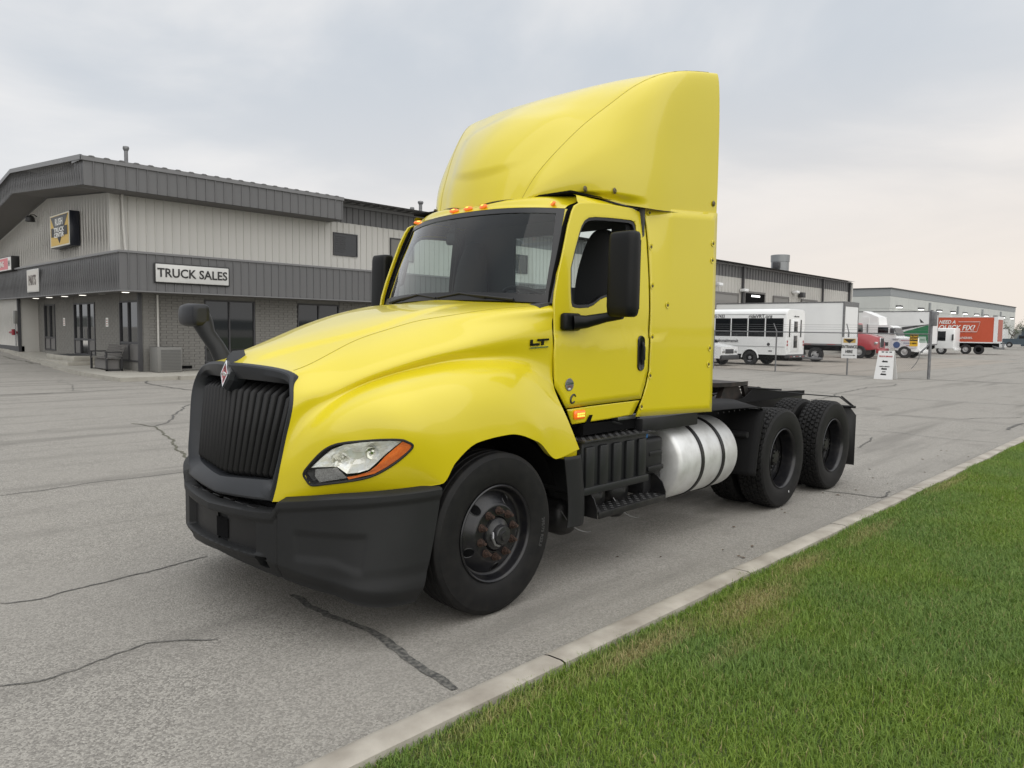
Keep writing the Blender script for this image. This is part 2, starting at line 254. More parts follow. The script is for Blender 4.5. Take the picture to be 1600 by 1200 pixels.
D = {"door":[[0.9441,2.6271],[0.9763,2.6721],[1.0252,2.6965],[1.1665,2.7137],[1.3396,2.7252],[1.6057,2.7227],[1.7069,2.6994],[1.733,2.6271],[1.7357,2.4922],[1.7298,2.317],[1.7237,1.9533],[1.7172,1.7189],[1.7114,1.4735],[1.6849,1.3738],[1.6364,1.2555],[1.3434,1.2454],[1.0688,1.236],[0.836,1.2257],[0.7776,1.3105],[0.7201,1.3895],[0.7092,1.582],[0.7131,1.8041],[0.7075,1.9544],[0.7217,2.0434],[0.7657,2.1831],[0.8292,2.353],[0.8919,2.5212]],"window":[[0.8799,2.2172],[0.9284,2.3384],[0.9872,2.4667],[1.021,2.5297],[1.0597,2.5754],[1.1099,2.604],[1.1853,2.617],[1.3099,2.6259],[1.4521,2.6318],[1.5765,2.6354],[1.6194,2.6251],[1.6367,2.5923],[1.6282,2.3592],[1.6118,2.0484],[1.4425,2.0415],[1.2863,2.0257],[1.2377,2.0191],[1.1894,2.0032],[1.1551,1.9833],[1.1145,1.9587],[1.0547,1.9383],[0.9635,1.931],[0.9122,1.934],[0.8868,1.9423],[0.8744,1.969],[0.8704,2.0545]],"rocker":[[0.8489,1.2158],[1.0691,1.2266],[1.3437,1.2357],[1.6293,1.2433],[1.551,1.1354],[1.2633,1.1196],[0.9028,1.1065]],"ext":[[1.7268,2.741],[2.0602,2.7535],[2.5781,2.7854],[2.5802,2.4284],[2.5865,1.995],[2.5835,1.5569],[2.5908,1.0974],[2.2681,1.1058],[1.8871,1.1111],[1.5777,1.119],[1.6558,1.2447],[1.7046,1.3682],[1.7322,1.4731],[1.7382,1.719],[1.7433,1.9539],[1.7454,2.3178],[1.7478,2.4927],[1.7432,2.6273]],"rivets":[[1.7778,2.7074],[1.7688,2.4393],[1.7628,2.1343],[1.7607,1.734],[1.738,1.4341],[1.6426,1.1952],[2.5291,2.5264],[2.526,2.3868],[2.5301,1.645],[2.5221,1.5084],[1.9481,1.9905]],"handle":[[1.6243,1.7431],[1.6199,1.4756]],"badge":[[0.8598,1.3935],[0.8976,1.2912],[0.9721,1.1668],[0.9461,1.1685]],"hood":[[[-1.15,0,1.553],[-1.01,0,1.605],[-0.83,0,1.665],[-0.62,0,1.73],[-0.42,0,1.79],[-0.22,0,1.845],[-0.03,0,1.89],[0.13,0,1.92],[0.28,0,1.95],[0.41,0,1.975],[0.5,0,1.995]],[[-1.1050200000000001,0.2775,1.54785],[-0.97074,0.255,1.5896],[-0.787165,0.245,1.65765],[-0.5893200000000001,0.2425,1.7288999999999999],[-0.39647,0.265,1.7899500000000002],[-0.20043000000000002,0.29,1.84565],[-0.03276,0.33,1.8843],[0.12966,0.38,1.9158499999999998],[0.30705000000000005,0.415,1.9463],[0.469555,0.445,1.968],[0.619395,0.475,1.9876]],[[-1.0464,0.555,1.5187],[-0.9168,0.51,1.5502],[-0.7303,0.49,1.6263],[-0.5424,0.485,1.7038],[-0.3554,0.53,1.7659],[-0.1626,0.58,1.8223],[-0.0132,0.66,1.8546],[0.1512,0.76,1.8877],[0.351,0.83,1.9186],[0.5401,0.89,1.937],[0.7389,0.95,1.9562]],[[-1.0668,0.6000000000000001,1.4627],[-0.9652000000000001,0.5966666666666668,1.4917500000000001],[-0.80135,0.6133333333333333,1.5477500000000002],[-0.62205,0.6525000000000001,1.62035],[-0.43565,0.7050000000000001,1.68225],[-0.2373,0.755,1.73835],[-0.06315,0.8150000000000001,1.7737500000000002],[0.12945,0.88,1.8083],[0.3347,0.9275,1.8385500000000001],[0.53085,0.9650000000000001,1.85895],[0.7182999999999999,0.999,1.8779]],[[-1.0872,0.645,1.3667],[-1.0136,0.67,1.3933],[-0.8724,0.71,1.4292],[-0.7017,0.78,1.4969],[-0.5159,0.84,1.5586],[-0.312,0.89,1.6144],[-0.1131,0.93,1.6529],[0.1077,0.96,1.6889],[0.3184,0.985,1.7185],[0.5216,1.0,1.7409],[0.6977,1.008,1.7596]],[[-1.1114,0.63,1.2232],[-1.0407,0.66,1.2747],[-0.9149,0.71,1.336],[-0.7358,0.765,1.4265],[-0.5279,0.825,1.4972],[-0.2989,0.875,1.5472],[-0.0986,0.915,1.5761],[0.124,0.945,1.5854],[0.342,0.965,1.5865],[0.5424,0.985,1.5707],[0.7195,1.0,1.5545]],[[-1.13,0.605,1.0776],[-1.0786,0.675,1.1168],[-1.0066,0.79,1.2196],[-0.8714,0.9,1.3377],[-0.6902,0.98,1.4236],[-0.4676,1.02,1.4717],[-0.2453,1.05,1.4995],[-0.0146,1.06,1.5163],[0.2446,1.06,1.5087],[0.5166,1.04,1.4564],[0.7077,1.02,1.3904]],[[-1.1461,0.59,0.9685],[-1.079,0.695,1.011],[-0.9872,0.855,1.093],[-0.8561,1.0,1.1856],[-0.7072,1.12,1.2739],[-0.5031,1.15,1.3235],[-0.2962,1.165,1.3603],[-0.0644,1.17,1.3748],[0.1971,1.165,1.3524],[0.473,1.14,1.2844],[0.7209,1.1,1.2303]],[[-1.1545,0.568,0.8752],[-1.0515,0.715,0.9017],[-0.9412,0.91,0.9628],[-0.7743,1.065,1.0352],[-0.6068,1.165,1.0902],[-0.4442,1.195,1.1504],[-0.2544,1.205,1.2133],[0.0138,1.205,1.2388],[0.2954,1.2,1.1885],[0.5348,1.17,1.0892],[0.7792,1.13,1.0945]],[[-1.1652,0.543,0.7884],[-1.0094,0.725,0.8023],[-0.8499,0.93,0.8485],[-0.6519,1.08,0.8728],[-0.4441,1.17,0.887],[-0.3636,1.2,1.0046],[-0.1947,1.215,1.1097],[0.0736,1.215,1.1315],[0.3424,1.205,1.0601],[0.5801,1.175,0.916],[0.8569,1.14,0.9481]]],"cracks":[[[[-0.747,-0.013],[-0.793,-0.287],[-0.781,-0.561],[-0.766,-0.808],[-0.792,-1.093],[-0.817,-1.352],[-0.816,-1.56],[-0.846,-1.751]],0.05],[[[-1.403,4.619],[-1.064,4.599],[-0.612,4.677],[-0.155,4.647],[0.498,4.635]],0.012],[[[-2.138,1.119],[-1.945,1.043],[-1.79,1.074],[-1.461,1.113],[-1.095,1.156],[-0.776,1.175]],0.012],[[[-2.409,-0.169],[-2.285,-0.216],[-2.169,-0.203],[-2.08,-0.199],[-1.949,-0.168],[-1.728,-0.145],[-1.572,-0.237],[-1.412,-0.369]],0.009],[[[3.883,12.431],[3.51,12.013],[2.962,10.999],[2.509,10.09],[2.192,9.583],[1.801,9.085]],0.03],[[[1.671,9.772],[1.801,9.085],[1.696,8.314],[1.405,7.324],[1.129,6.409],[0.888,5.487]],0.03],[[[1.297,17.462],[2.092,17.333],[2.929,17.198],[4.158,17.601]],0.03],[[[1.807,17.311],[2.444,17.311]],0.06],[[[6.089,21.44],[5.507,19.022],[5.381,17.282],[5.466,16.112]],0.06],[[[4.872,34.467],[5.21,29.915],[5.732,26.933],[5.624,22.529],[6.089,21.44]],0.05],[[[5.276,-1.194],[5.375,-1.509],[5.391,-1.739],[5.832,-1.702]],0.02],[[[11.31,0.54],[11.494,-0.075],[11.291,-0.862],[11.456,-1.689]],0.015],[[[20.59,6.39],[19.786,4.212],[19.729,2.391],[20.064,-0.617]],0.03],[[[13.569,3.345],[20.925,4.246],[26.476,4.411]],0.03],[[[14.022,1.613],[14.81,0.654],[15.032,-0.299],[16.677,-1.181]],0.02],[[[8.982,-0.264],[9.72,-0.192],[10.409,-0.007]],0.02],[[[13.649,-1.428],[14.806,-1.384],[15.187,-1.429]],0.05],[[[32.15,14.95],[31.388,11.249],[30.554,7.669],[30.824,4.464],[31.065,1.214]],0.1]],"hl_out":[[-1.0634,-0.7121,0.954],[-1.0535,-0.7382,0.9954],[-1.0364,-0.7739,1.0382],[-1.0161,-0.8116,1.0798],[-0.9907,-0.8509,1.1132],[-0.9557,-0.8949,1.1345],[-0.9096,-0.9457,1.1458],[-0.8572,-1.0001,1.1532],[-0.7888,-1.0679,1.1603],[-0.7115,-1.1272,1.1595],[-0.6778,-1.1445,1.1475],[-0.6465,-1.1558,1.1265],[-0.6624,-1.1429,1.0911],[-0.7012,-1.1126,1.047],[-0.7409,-1.08,1.0094],[-0.7865,-1.0424,0.9747],[-0.8296,-1.0049,0.9501],[-0.8832,-0.9554,0.9328],[-0.9477,-0.8803,0.9162],[-1.0032,-0.792,0.8988],[-1.0335,-0.74,0.8925],[-1.0509,-0.7227,0.9188]],"hl_lens":[[-1.0406,-0.7609,0.991],[-1.0074,-0.824,1.0554],[-0.9784,-0.8669,1.097],[-0.9365,-0.9173,1.1227],[-0.8566,-1.0013,1.1387],[-0.7881,-1.0677,1.1473],[-0.7081,-1.1278,1.1466],[-0.7446,-1.0984,1.1104],[-0.7845,-1.0627,1.0666],[-0.8166,-1.0333,1.0222],[-0.8424,-1.0079,0.9893],[-0.882,-0.9725,0.9751],[-0.9266,-0.9275,0.9669],[-0.9482,-0.907,0.9862],[-0.9611,-0.8924,1.0052],[-1.0141,-0.8092,0.9975]],"hl_amb":[[-0.7047,-1.1301,1.1481],[-0.6802,-1.1425,1.1407],[-0.6503,-1.1537,1.1222],[-0.6804,-1.1333,1.0879],[-0.7219,-1.0998,1.0434],[-0.767,-1.0628,1.0042],[-0.8142,-1.0228,0.9705],[-0.8649,-0.9784,0.9503],[-0.913,-0.9307,0.9386],[-0.9224,-0.9272,0.9526],[-0.8877,-0.9636,0.9621],[-0.8397,-1.0079,0.9815],[-0.8078,-1.0386,1.0163],[-0.7789,-1.0661,1.0615],[-0.7436,-1.0983,1.1054]],"hl_mark":[[-1.0311,-0.7767,0.9832],[-0.9642,-0.8877,0.9992],[-0.9405,-0.9118,0.9659],[-0.9196,-0.9255,0.9417],[-1.0105,-0.7855,0.9074],[-1.0303,-0.7677,0.9429]],"lt":[[0.4834,-0.9899,1.658],[0.6523,-1.0033,1.6671],[0.4747,-0.9969,1.7103],[0.6469,-1.006,1.7109]]}
# ------------------------------------------------------------------ the yellow truck (x runs to its rear, its driver side looks to -y)
truck = thing('semi_truck', 'large yellow day cab semi truck with tall roof fairing parked beside the curb', 'truck')
def side_y(x, z):
    b = 1.0+.105*(x-.69)/.99; t = max(0, z-1.9)/.75; b -= .075*t**1.6
    s = min(1, max(0, (1.745-z)/.03)); s = s*s*(3-2*s); return b+.012*s
def ext_y(x, z=0):
    t = float(sstep(1.68, 2.0, x)); return (1-t)*(side_y(x, z)+.003)+t*(1.105+.095*(x-1.69)/.88)
# ---- hood
H = np.array(D['hood']); H[:,:,2] += 0
def sym_surface(T_, nv_, nu_, vfn=None, ufn=None):
    T_ = np.array(T_, float); F_ = np.concatenate([T_[:0:-1]*[1,-1,1], T_]); F_ = (vfn or ncs)(F_, 2*nv_-1)[nv_-1:]; return (ufn or ncs)(F_.transpose(1,0,2), nu_).transpose(1,0,2)
NH = 163; H0 = H; H = sym_surface(H0, NH, 260); Hc = sym_surface(H0, NH, 260, None, mono); wgt = sstep(.82,.97,np.linspace(0,1,NH))[:,None,None]; H = H*(1-wgt)+Hc*wgt
ks_ = np.ones(19)/19; Hp = np.concatenate([H[9:0:-1]*[1,-1,1], H, 2*H[-1:]-H[-2:-11:-1]]); Hv = sum(k_*Hp[i_:i_+NH] for i_, k_ in enumerate(ks_))
wc = (1-sstep(0,.14,np.linspace(0,1,260)))[None,:,None]*(sstep(.05,.12,np.linspace(0,1,NH))*(1-sstep(.5,.7,np.linspace(0,1,NH))))[:,None,None]; H = H*(1-wc)+Hv*wc
# fine relief on the top: a raised centre panel between two soft creases
hx, hy = H[:,:,0], H[:,:,1]
half = .17+.30*sstep(-1.05, -.3, hx)*.9
H[:,:,2] += .016*(1-sstep(half, half+.07, hy))*sstep(-1.12, -.98, hx)*(1-sstep(.15,.5,hx))*sstep(1.3,1.5,H[:,:,2])
def outline_cut(P, ol, shrink=1.0):
    """mask of grid points inside an outline lying on the surface (compared in a fitted plane)"""
    O = np.array(ol); c = O.mean(0); u, s, vt = np.linalg.svd(O-c); a, b = vt[0], vt[1]
    o2 = np.stack([(O-c)@a, (O-c)@b], 1)*shrink; q = np.stack([(P-c)@a, (P-c)@b], -1); d = np.abs((P-c)@vt[2])
    ins = np.zeros(q.shape[:-1], bool)
    for i in range(len(o2)):
        p1, p2 = o2[i], o2[(i+1)%len(o2)]
        cond = (p1[1] > q[...,1]) != (p2[1] > q[...,1]); xx = (p2[0]-p1[0])*(q[...,1]-p1[1])/(p2[1]-p1[1]+1e-12)+p1[0]
        ins ^= cond & (q[...,0] < xx)
    return ins & (d < .2), c, a, b, vt[2]
HL = np.array(D['hl_out']); 
Hm = H*np.array([1,-1,1])
cut, hc, ha, hb, hn = outline_cut(Hm, HL, .972)
nu, nv = H.shape[:2]
full = np.concatenate([H[::-1]*[1,1,1], (H*[1,-1,1])[1:]], 0)          # far side ... centre ... near side
cf = np.concatenate([cut[::-1], cut[1:]], 0)
faces = []
for i in range(full.shape[0]-1):
    for j in range(nv-1):
        if cf[i,j] or cf[i+1,j] or cf[i,j+1] or cf[i+1,j+1]: continue
        faces.append((i*nv+j, i*nv+j+1, (i+1)*nv+j+1, (i+1)*nv+j))
hood = link('hood', mkmesh(full.reshape(-1,3), faces, yellow, 60), truck)
for s in (1, -1):
    # rolled lip along the bottom and the wheel arch
    e = H[-1]*[1,s,1]; inn = e.copy(); inn[:,1] -= s*.05; inn[:,2] += .006; lo = e.copy(); lo[:,2] -= .004
    P = np.stack([e, lo, inn]); o = grid_obj('arch_lip', P, yellow, hood, 30)
    e2 = H[:,-1]*[1,s,1]; P = np.stack([e2, e2+[.004,-s*.03,-.01]]); grid_obj('hood_edge', P, yellow, hood, 30)
    i0, i1 = int(2.1/9*NH), int(6/9*NH); g = G(); g.tube([(x+.006, y+s*-.004, z) for x, y, z in [tuple(q) for q in (H[i0:i1,-1]*[1,s,1])[::6]]], .0065, 6); g.build('gap_shade', void, hood)  # black strip paints the shade in the gap before the door
    # the seam that runs along the shoulder of the hood
    k = int(round(2/9*(NH-1))); g = G(); g.tube([tuple(q) for q in (H[k, 8:]*[1,s,1]+[0,s*.0004,.0006])[::5]], .0016, 5); g.build('seam', mat('seam_shadow', (.30,.24,.015), .6), hood)
# ---- headlights
def on_plane(P, d): return [tuple(np.array(q)+hn*d) for q in P]
if hn[0] > 0: hn = -hn
def fan(P):
    c = np.mean(P, 0); V = [tuple(c)]+[tuple(p) for p in P]; n = len(P); return V, [(0, i+1, (i+1)%n+1) for i in range(n)]
def smooth_loop(P, n):
    P = np.array(P, float); K = len(P); Q = np.concatenate([P[-3:], P, P[:4]]); R = ncs(Q, (K+6)*n+1)
    return R[3*n:(3+K)*n]
def headlight(s):
    f = np.array([1, s, 1]); out_ = smooth_loop(HL, 4); hcen = out_.mean(0)
    g = G(); g.tube([tuple(q*f) for q in out_]+[tuple(out_[0]*f)], 0.0072, 8, cap=False); root = g.build('headlight', black_pl, truck)
    # the housing behind the lens
    c = out_.mean(0); V = []; F = []; n = len(out_)
    for d, k in ((.0,1.),(.05,.97),(.075,.85)): V += [tuple((c+(q-c)*k-hn*d)*f) for q in out_]
    for r in range(2): F += [(r*n+i, r*n+(i+1)%n, (r+1)*n+(i+1)%n, (r+1)*n+i) for i in range(n)]
    F.append(tuple(2*n+i for i in range(n))); link('lamp_housing', mkmesh(V, F, mat('lamp_dark', (.04,.04,.043), .35)), root)
    # bright reflector: faceted bowls
    L_ = np.array(D['hl_lens']); L_ = hcen+(L_-hcen)*1.035; cl_ = L_.mean(0); V = []; F = []; n = len(L_)
    for k, d in ((1,.012),(.8,.03),(.55,.05),(.25,.058)): V += [tuple((cl_+(q-cl_)*k-hn*(d+.006*((i*7+int(k*10))%3)))*f) for i, q in enumerate(L_)]
    for r in range(3): F += [(r*n+i, r*n+(i+1)%n, (r+1)*n+(i+1)%n, (r+1)*n+i) for i in range(n)]
    F.append(tuple(3*n+i for i in range(n))); link('reflector', mkmesh(V, F, mat('lamp_reflector', (.92,.93,.92), .22, .45, var=(28,3,.4,.6), col2=(.82,.80,.72)), 10), root)
    for u_, v_, r in ((.30,.5,.046),(.72,.5,.038)):
        a = L_[0]*(1-u_)+L_[6]*u_; b_ = L_[15]*(1-u_)+L_[8]*u_; q = a*.5+b_*.5
        g = G(); ax = Vector(tuple(hn*f)); q0 = Vector(tuple((q-hn*.03)*f))
        g.tube([q0-ax*.03, q0-ax*.02, q0-ax*.005, q0+ax*.006], [.006, r*.6, r*.93, r], 20, cap=False); g.tube([q0-ax*.02, q0+ax*.0], [.012, .009], 10)
        g.build('lamp_bowl', mat('lamp_bowl', (.86,.86,.82), .1, 1), root)
    A_ = hcen+(np.array(D['hl_amb'])-hcen)*1.035; V, F = fan([(q+hn*-.004)*f for q in A_])
    n = len(A_); h = n//2
    # amber strip: quads between its two edges
    V = [tuple((q-hn*.004)*f) for q in A_]; F = [(i, i+1, n-2-i, n-1-i) for i in range(h-1)]
    link('turn_signal', mkmesh(V, F, mat('amber_plastic', (.80,.20,.045), .25, coat=.7, var=(90,2,.4,.6), col2=(.72,.15,.03)), 20), root)
    M_ = np.array(D['hl_mark']); V, F = fan([(q-hn*.012)*f for q in M_]); link('marker_reflector', mkmesh(V, F, mat('ribbed_reflector', (.50,.50,.50), .25, .5, var=(420,1,.47,.53), col2=(.14,.14,.14))), root)
    # clear outer lens follows the outline with a gentle dome
    V = []; F = []; n = len(out_)
    for k in (1,.8,.6,.4,.2,.02): V += [tuple((c+(q-c)*k+hn*(.004+.016*(1-k*k)))*f) for q in out_]
    for r in range(5): F += [(r*n+i, r*n+(i+1)%n, (r+1)*n+(i+1)%n, (r+1)*n+i) for i in range(n)]
    link('lens', mkmesh(V, F, glass_mat('lens_glass', (.95,.96,.96)), 60), root)
headlight(1); headlight(-1)
# ---- grille surround
def gx(y, z):
    y = abs(y); xe = -1.065-.10*(1.48-z)/.69; xc = -1.128-.105*(1.53-z)/.78; return xc+.0+(xe-xc)*min(1.2, (y/.56))**1.35
go = [(0,1.553),(.15,1.550),(.30,1.542),(.43,1.530),(.53,1.51),(.595,1.48),(.635,1.43),(.648,1.37),(.632,1.22),(.610,1.08),(.575,.90),(.545,.80),(.50,.786),(.40,.778),(.25,.77),(.12,.765),(0,.76)]
gi = [(0,1.458),(.15,1.458),(.32,1.455),(.46,1.449),(.535,1.442),(.566,1.426),(.576,1.40),(.580,1.35),(.565,1.22),(.545,1.08),(.520,.98),(.492,.905),(.45,.892),(.36,.886),(.22,.878),(.12,.868),(0,.862)]
def loop2(h): return [(-y, z) for y, z in h]+[(y, z) for y, z in h[::-1][1:-1]]
ee = H[::3,0][:, :]                                    # the hood's front edge, centre top to lower corner
half_o = [tuple(q) for q in ee[:-1]]+[tuple(H[-1,0])]+[(gx(y,z), y, z) for y, z in go[12:]]
half_o = [q for i, q in enumerate(half_o) if i == 0 or (abs(q[1]-half_o[i-1][1])+abs(q[2]-half_o[i-1][2])) > .004]
half_o[0] = (half_o[0][0], 0, half_o[0][2]); half_o[-1] = (half_o[-1][0], 0, half_o[-1][2])
gcen = np.array([0, 1.17]); gpoly = loop2(gi)
Io = ang_loop(gpoly, gcen, [math.atan2(q[2]-1.17, q[1]) for q in half_o]); 
half_i = [(gx(y,z)+.004+.034*min(1,abs(y)/.5)**3, y, z) for y, z in Io]
def full3(h): return [(x,-y,z) for x,y,z in h]+[(x,y,z) for x,y,z in h[::-1][1:-1]]
Lo3, Li3 = full3(half_o), full3(half_i); n = len(Lo3); V = []; F = []
def lerp3(t, dx=0): return [tuple((np.array(a)*(1-t)+np.array(b)*t)+[dx,0,0]) for a, b in zip(Lo3, Li3)]
out3 = [(x+.002, y*1.004, 1.17+(z-1.17)*1.006) for x, y, z in Lo3]
rows = [[(x+.05, y*.99, z) for x, y, z in Lo3], out3, lerp3(.06,-.016), lerp3(.16,-.022), lerp3(.55,-.022), lerp3(1.0), [(x+.10, y*.992, z) for x, y, z in Li3]]
li_ = [(q[1], q[2]) for q in Li3]
for r in rows: V += r
for r in range(6): F += [(r*n+i, r*n+(i+1)%n, (r+1)*n+(i+1)%n, (r+1)*n+i) for i in range(n)]
sur = link('grille_surround', mkmesh(V, F, grey_pl, 28), truck)
g = G(); g.add([(gx(y,z)+.115, y, z) for y,z in li_], [tuple(range(n))]); g.build('grille_backing', void, sur)
zt = lambda y: float(np.interp(abs(y), [q[0] for q in gi[:6]], [q[1] for q in gi[:6]]))-.012
zb = lambda y: float(np.interp(abs(y), [q[0] for q in gi[::-1][:5]], [q[1] for q in gi[::-1][:5]]))+.004
for i in range(17):
    t = (i-8)/8.0; yt = t*.545; yb = t*.462; V = []; F = []; prof = [(-.0185,.034),(-.0155,.010),(-.009,-.004),(0,-.009),(.009,-.004),(.0155,.010),(.0185,.034)]
    zz0, zz1 = zb(yb), zt(yt)-.01; st = [(0,.045),(.03,.012),(.07,.0),(.5,.0),(.90,.0),(.935,.018),(1.0,.062)]
    for s_, dx in st:
        z = zz0+(zz1-zz0)*s_; y0 = yb+(yt-yb)*s_; k = 1.05 if s_ < .93 else (.9 if s_ < .99 else .45)
        V += [(gx(y0,z)+.026+dx+b*1.0, y0+a*k*1.06, z) for a, b in prof]
    m_ = len(prof); F = [(r*m_+c, r*m_+c+1, (r+1)*m_+c+1, (r+1)*m_+c) for r in range(len(st)-1) for c in range(m_-1)]
    F.append(tuple((len(st)-1)*m_+c for c in range(m_))); F.append(tuple(range(m_)))
    link('grille_bar', mkmesh(V, F, mat('grille_black', (.0075,.0075,.008), .45, spec=.35, bump=(500,.2,.0006)), 40), truck)
# emblem mount and diamond emblem
ex = -1.170
g = G(); dm = [(0,1.60),(.052,1.535),(.066,1.50),(.05,1.45),(0,1.395),(-.05,1.45),(-.066,1.50),(-.052,1.535)]
def dring(k, x): k *= 1.12; return [(x+(z-1.48)*.16, y*k, 1.485+(z-1.485)*k) for y, z in dm]
V = dring(1.12, ex+.10)+dring(1.06, ex+.025)+dring(.86, ex-.002); V += [(ex+(1.485-1.48)*.16, 0, 1.485)]
F = [(r*8+i, r*8+(i+1)%8, (r+1)*8+(i+1)%8, (r+1)*8+i) for r in range(2) for i in range(8)]+[(16+i, 16+(i+1)%8, 24) for i in range(8)]
em = link('emblem_mount', mkmesh(V, F, grey_pl, 20), truck)
def dia(k, x, hz=.080, hy=.047): return [(x+.008*0+(dz)*.16*1, dy, 1.485+dz) for dy, dz in ((0,hz*k),(hy*k,0),(0,-hz*k),(-hy*k,0))]
e0 = ex-.010; V = dia(1, e0+.014)+dia(1, e0)+dia(.82, e0)+dia(.82, e0+.005)
g = G(); g.add(V, [(r*4+i, r*4+(i+1)%4, (r+1)*4+(i+1)%4, (r+1)*4+i) for r in range(3) for i in range(4)]); g.build('emblem', chrome, truck, 10)
em_red = mat('emblem_red', (.40,.025,.03), .25, coat=.5); g = G(); g.add(dia(.82, e0+.004), [(0,1,2,3)]); em2 = g.build('emblem_face', em_red, em)
g = G(); g.tube([(e0-.001+(z-1.485)*.16, y, z) for y, z in ((-.036,1.482),(-.018,1.490),(0,1.493),(.018,1.490),(.036,1.482))], .0045, 6); g.add([(e0-.001, -.022, 1.472),(e0-.001,.022,1.472),(e0-.0005,.018,1.489),(e0-.0005,-.018,1.489)], [(0,1,2,3)]); g.build('emblem_band', chrome, em)
g = G()
for z0, z1 in ((1.497,1.53),(1.44,1.468)): g.add([(e0+(z0-1.485)*.16, -.004, z0),(e0+(z0-1.485)*.16,.004,z0),(e0+(z1-1.485)*.16,.004,z1),(e0+(z1-1.485)*.16,-.004,z1)], [(0,1,2,3)])
g.build('emblem_stripe', black_pl, em)
# ---- bumper
bp = np.array([(-1.280,0),(-1.264,.18),(-1.236,.36),(-1.198,.52),(-1.155,.65),(-1.085,.81),(-.965,.98),(-.81,1.095),(-.63,1.167),(-.462,1.190)])
bpl = ncs(bp, 150); u_len = np.linalg.norm(np.diff(bpl, axis=0), axis=1).cumsum(); 
tn = np.gradient(bpl, axis=0); nrm = np.stack([-tn[:,1], tn[:,0]], 1); nrm /= np.linalg.norm(nrm, axis=1)[:,None]; nrm[nrm[:,1] < 0] *= 1
outw = np.where((nrm[:,:1]*-1+nrm[:,1:]*1) < 0, -nrm, nrm)
K = 90; P = np.zeros((150, K, 3)); Y = bpl[:,1]
ztop = np.interp(Y, [0,.50,.575,.62,.95,1.19], [.728,.742,.748,.815,.862,.882]); zbot = np.interp(Y, [0,.36,.6,.8,1.0,1.19], [.405,.375,.345,.31,.27,.222])
xx_end = sstep(140, 149, np.arange(150))
for j in range(K):
    t = j/(K-1); z = ztop+(zbot-ztop)*t; d = np.zeros(150)
    dt = (ztop-z); db = (z-zbot)
    d -= .055*(1-sstep(0,.018,dt)); d += .012*(1-sstep(.05,.085,dt))*sstep(.0,.02,dt)   # top lip
    d -= .045*(1-sstep(0,.10,db))
    cen = (1-sstep(.425,.45,Y)); rec = sstep(.470,.488,z)*(1-sstep(.655,.668,z))*cen
    d -= .055*rec
    rim = (1-sstep(.47,.52,Y))*sstep(.43,.46,z)*(1-sstep(.47,.49,z)); d += .012*rim
    # tow hook openings and the embossed panel of the corner
    d -= .07*sstep(.455,.462,Y)*(1-sstep(.52,.527,Y))*sstep(.395,.402,z)*(1-sstep(.458,.465,z))
    seam_ = np.exp(-((Y-.598)/.004)**2); d -= .012*seam_
    z2 = z+0*Y; e1 = sstep(.70,.74,Y)*(1-sstep(1.055,1.075,Y)); lowz = .44+.05*(1-sstep(.9,1.06,Y)); d -= .010*e1*sstep(lowz-.03,lowz+.03,z2)*(1-sstep(.61,.66,z2))
    d -= .004*(1-sstep(.0,.06,np.abs(z2-.40)))*sstep(.8,.95,Y)
    P[:,j,0] = bpl[:,0]+outw[:,0]*d; P[:,j,1] = bpl[:,1]+outw[:,1]*d; P[:,j,2] = z
    P[:,j,0] += 0.15*(t**1.3)*sstep(.9,1.19,Y)*-1
full = np.concatenate([P[::-1], (P*[1,-1,1])[1:]], 0)
bumper = grid_obj('bumper', full, dark_pl, truck, 40)
for s in (1, -1):   # return along the wheel side of the bumper
    e = P[-1]*[1,s,1]; grid_obj('bumper_return', np.stack([e, e+[.01,-s*.03,0], e+[-.02,-s*.35,0]]), black_pl, bumper, 30)
g = G()
for y0, y1 in ((-.435,-.125),(-.015,.435)):
    g.add([(float(np.interp(abs(y),bpl[:,1],bpl[:,0]))+.042, y, z) for y in np.linspace(y0,y1,9) for z in (.482,.66)], [(2*i,2*i+1,2*i+3,2*i+2) for i in range(8)])
g.build('bumper_insert', mat('insert_black', (.011,.011,.0115), .5, spec=.35), bumper)
g = G(); g.add([(float(np.interp(abs(y),bpl[:,1],bpl[:,0]))+.036, y, z) for y in (-.135,-.01) for z in (.50,.622)], [(0,1,3,2)]); g.build('recess_shade', void, bumper)  # flat black sheet stands in for the shade inside the square hole
g = G(); g.rbox(-1.225,-1.213,-.135,-.125,.50,.62,.003); g.rbox(-1.225,-1.213,-.012,-.002,.50,.62,.003); g.rbox(-1.22,-1.18,-.09,-.05,.53,.60,.006); g.build('latch', black_pl, bumper)
for s in (1,-1):
    g = G(); g.tube([(-1.165,s*.468,.43),(-1.155,s*.515,.425)], .006); g.build('tow_hook', black_mt, bumper)
g = G(); g.box(-1.13,-1.0,-.55,.55,.66,.76); g.box(-1.18,-1.13,-.42,.42,.70,.73); g.build('bumper_shelf', void, truck)
for i in range(6): G().rbox(-1.21,-1.14,-.42+.15*i,-.33+.15*i,.722,.737,.004).build('step_pad', black_mt, bumper)
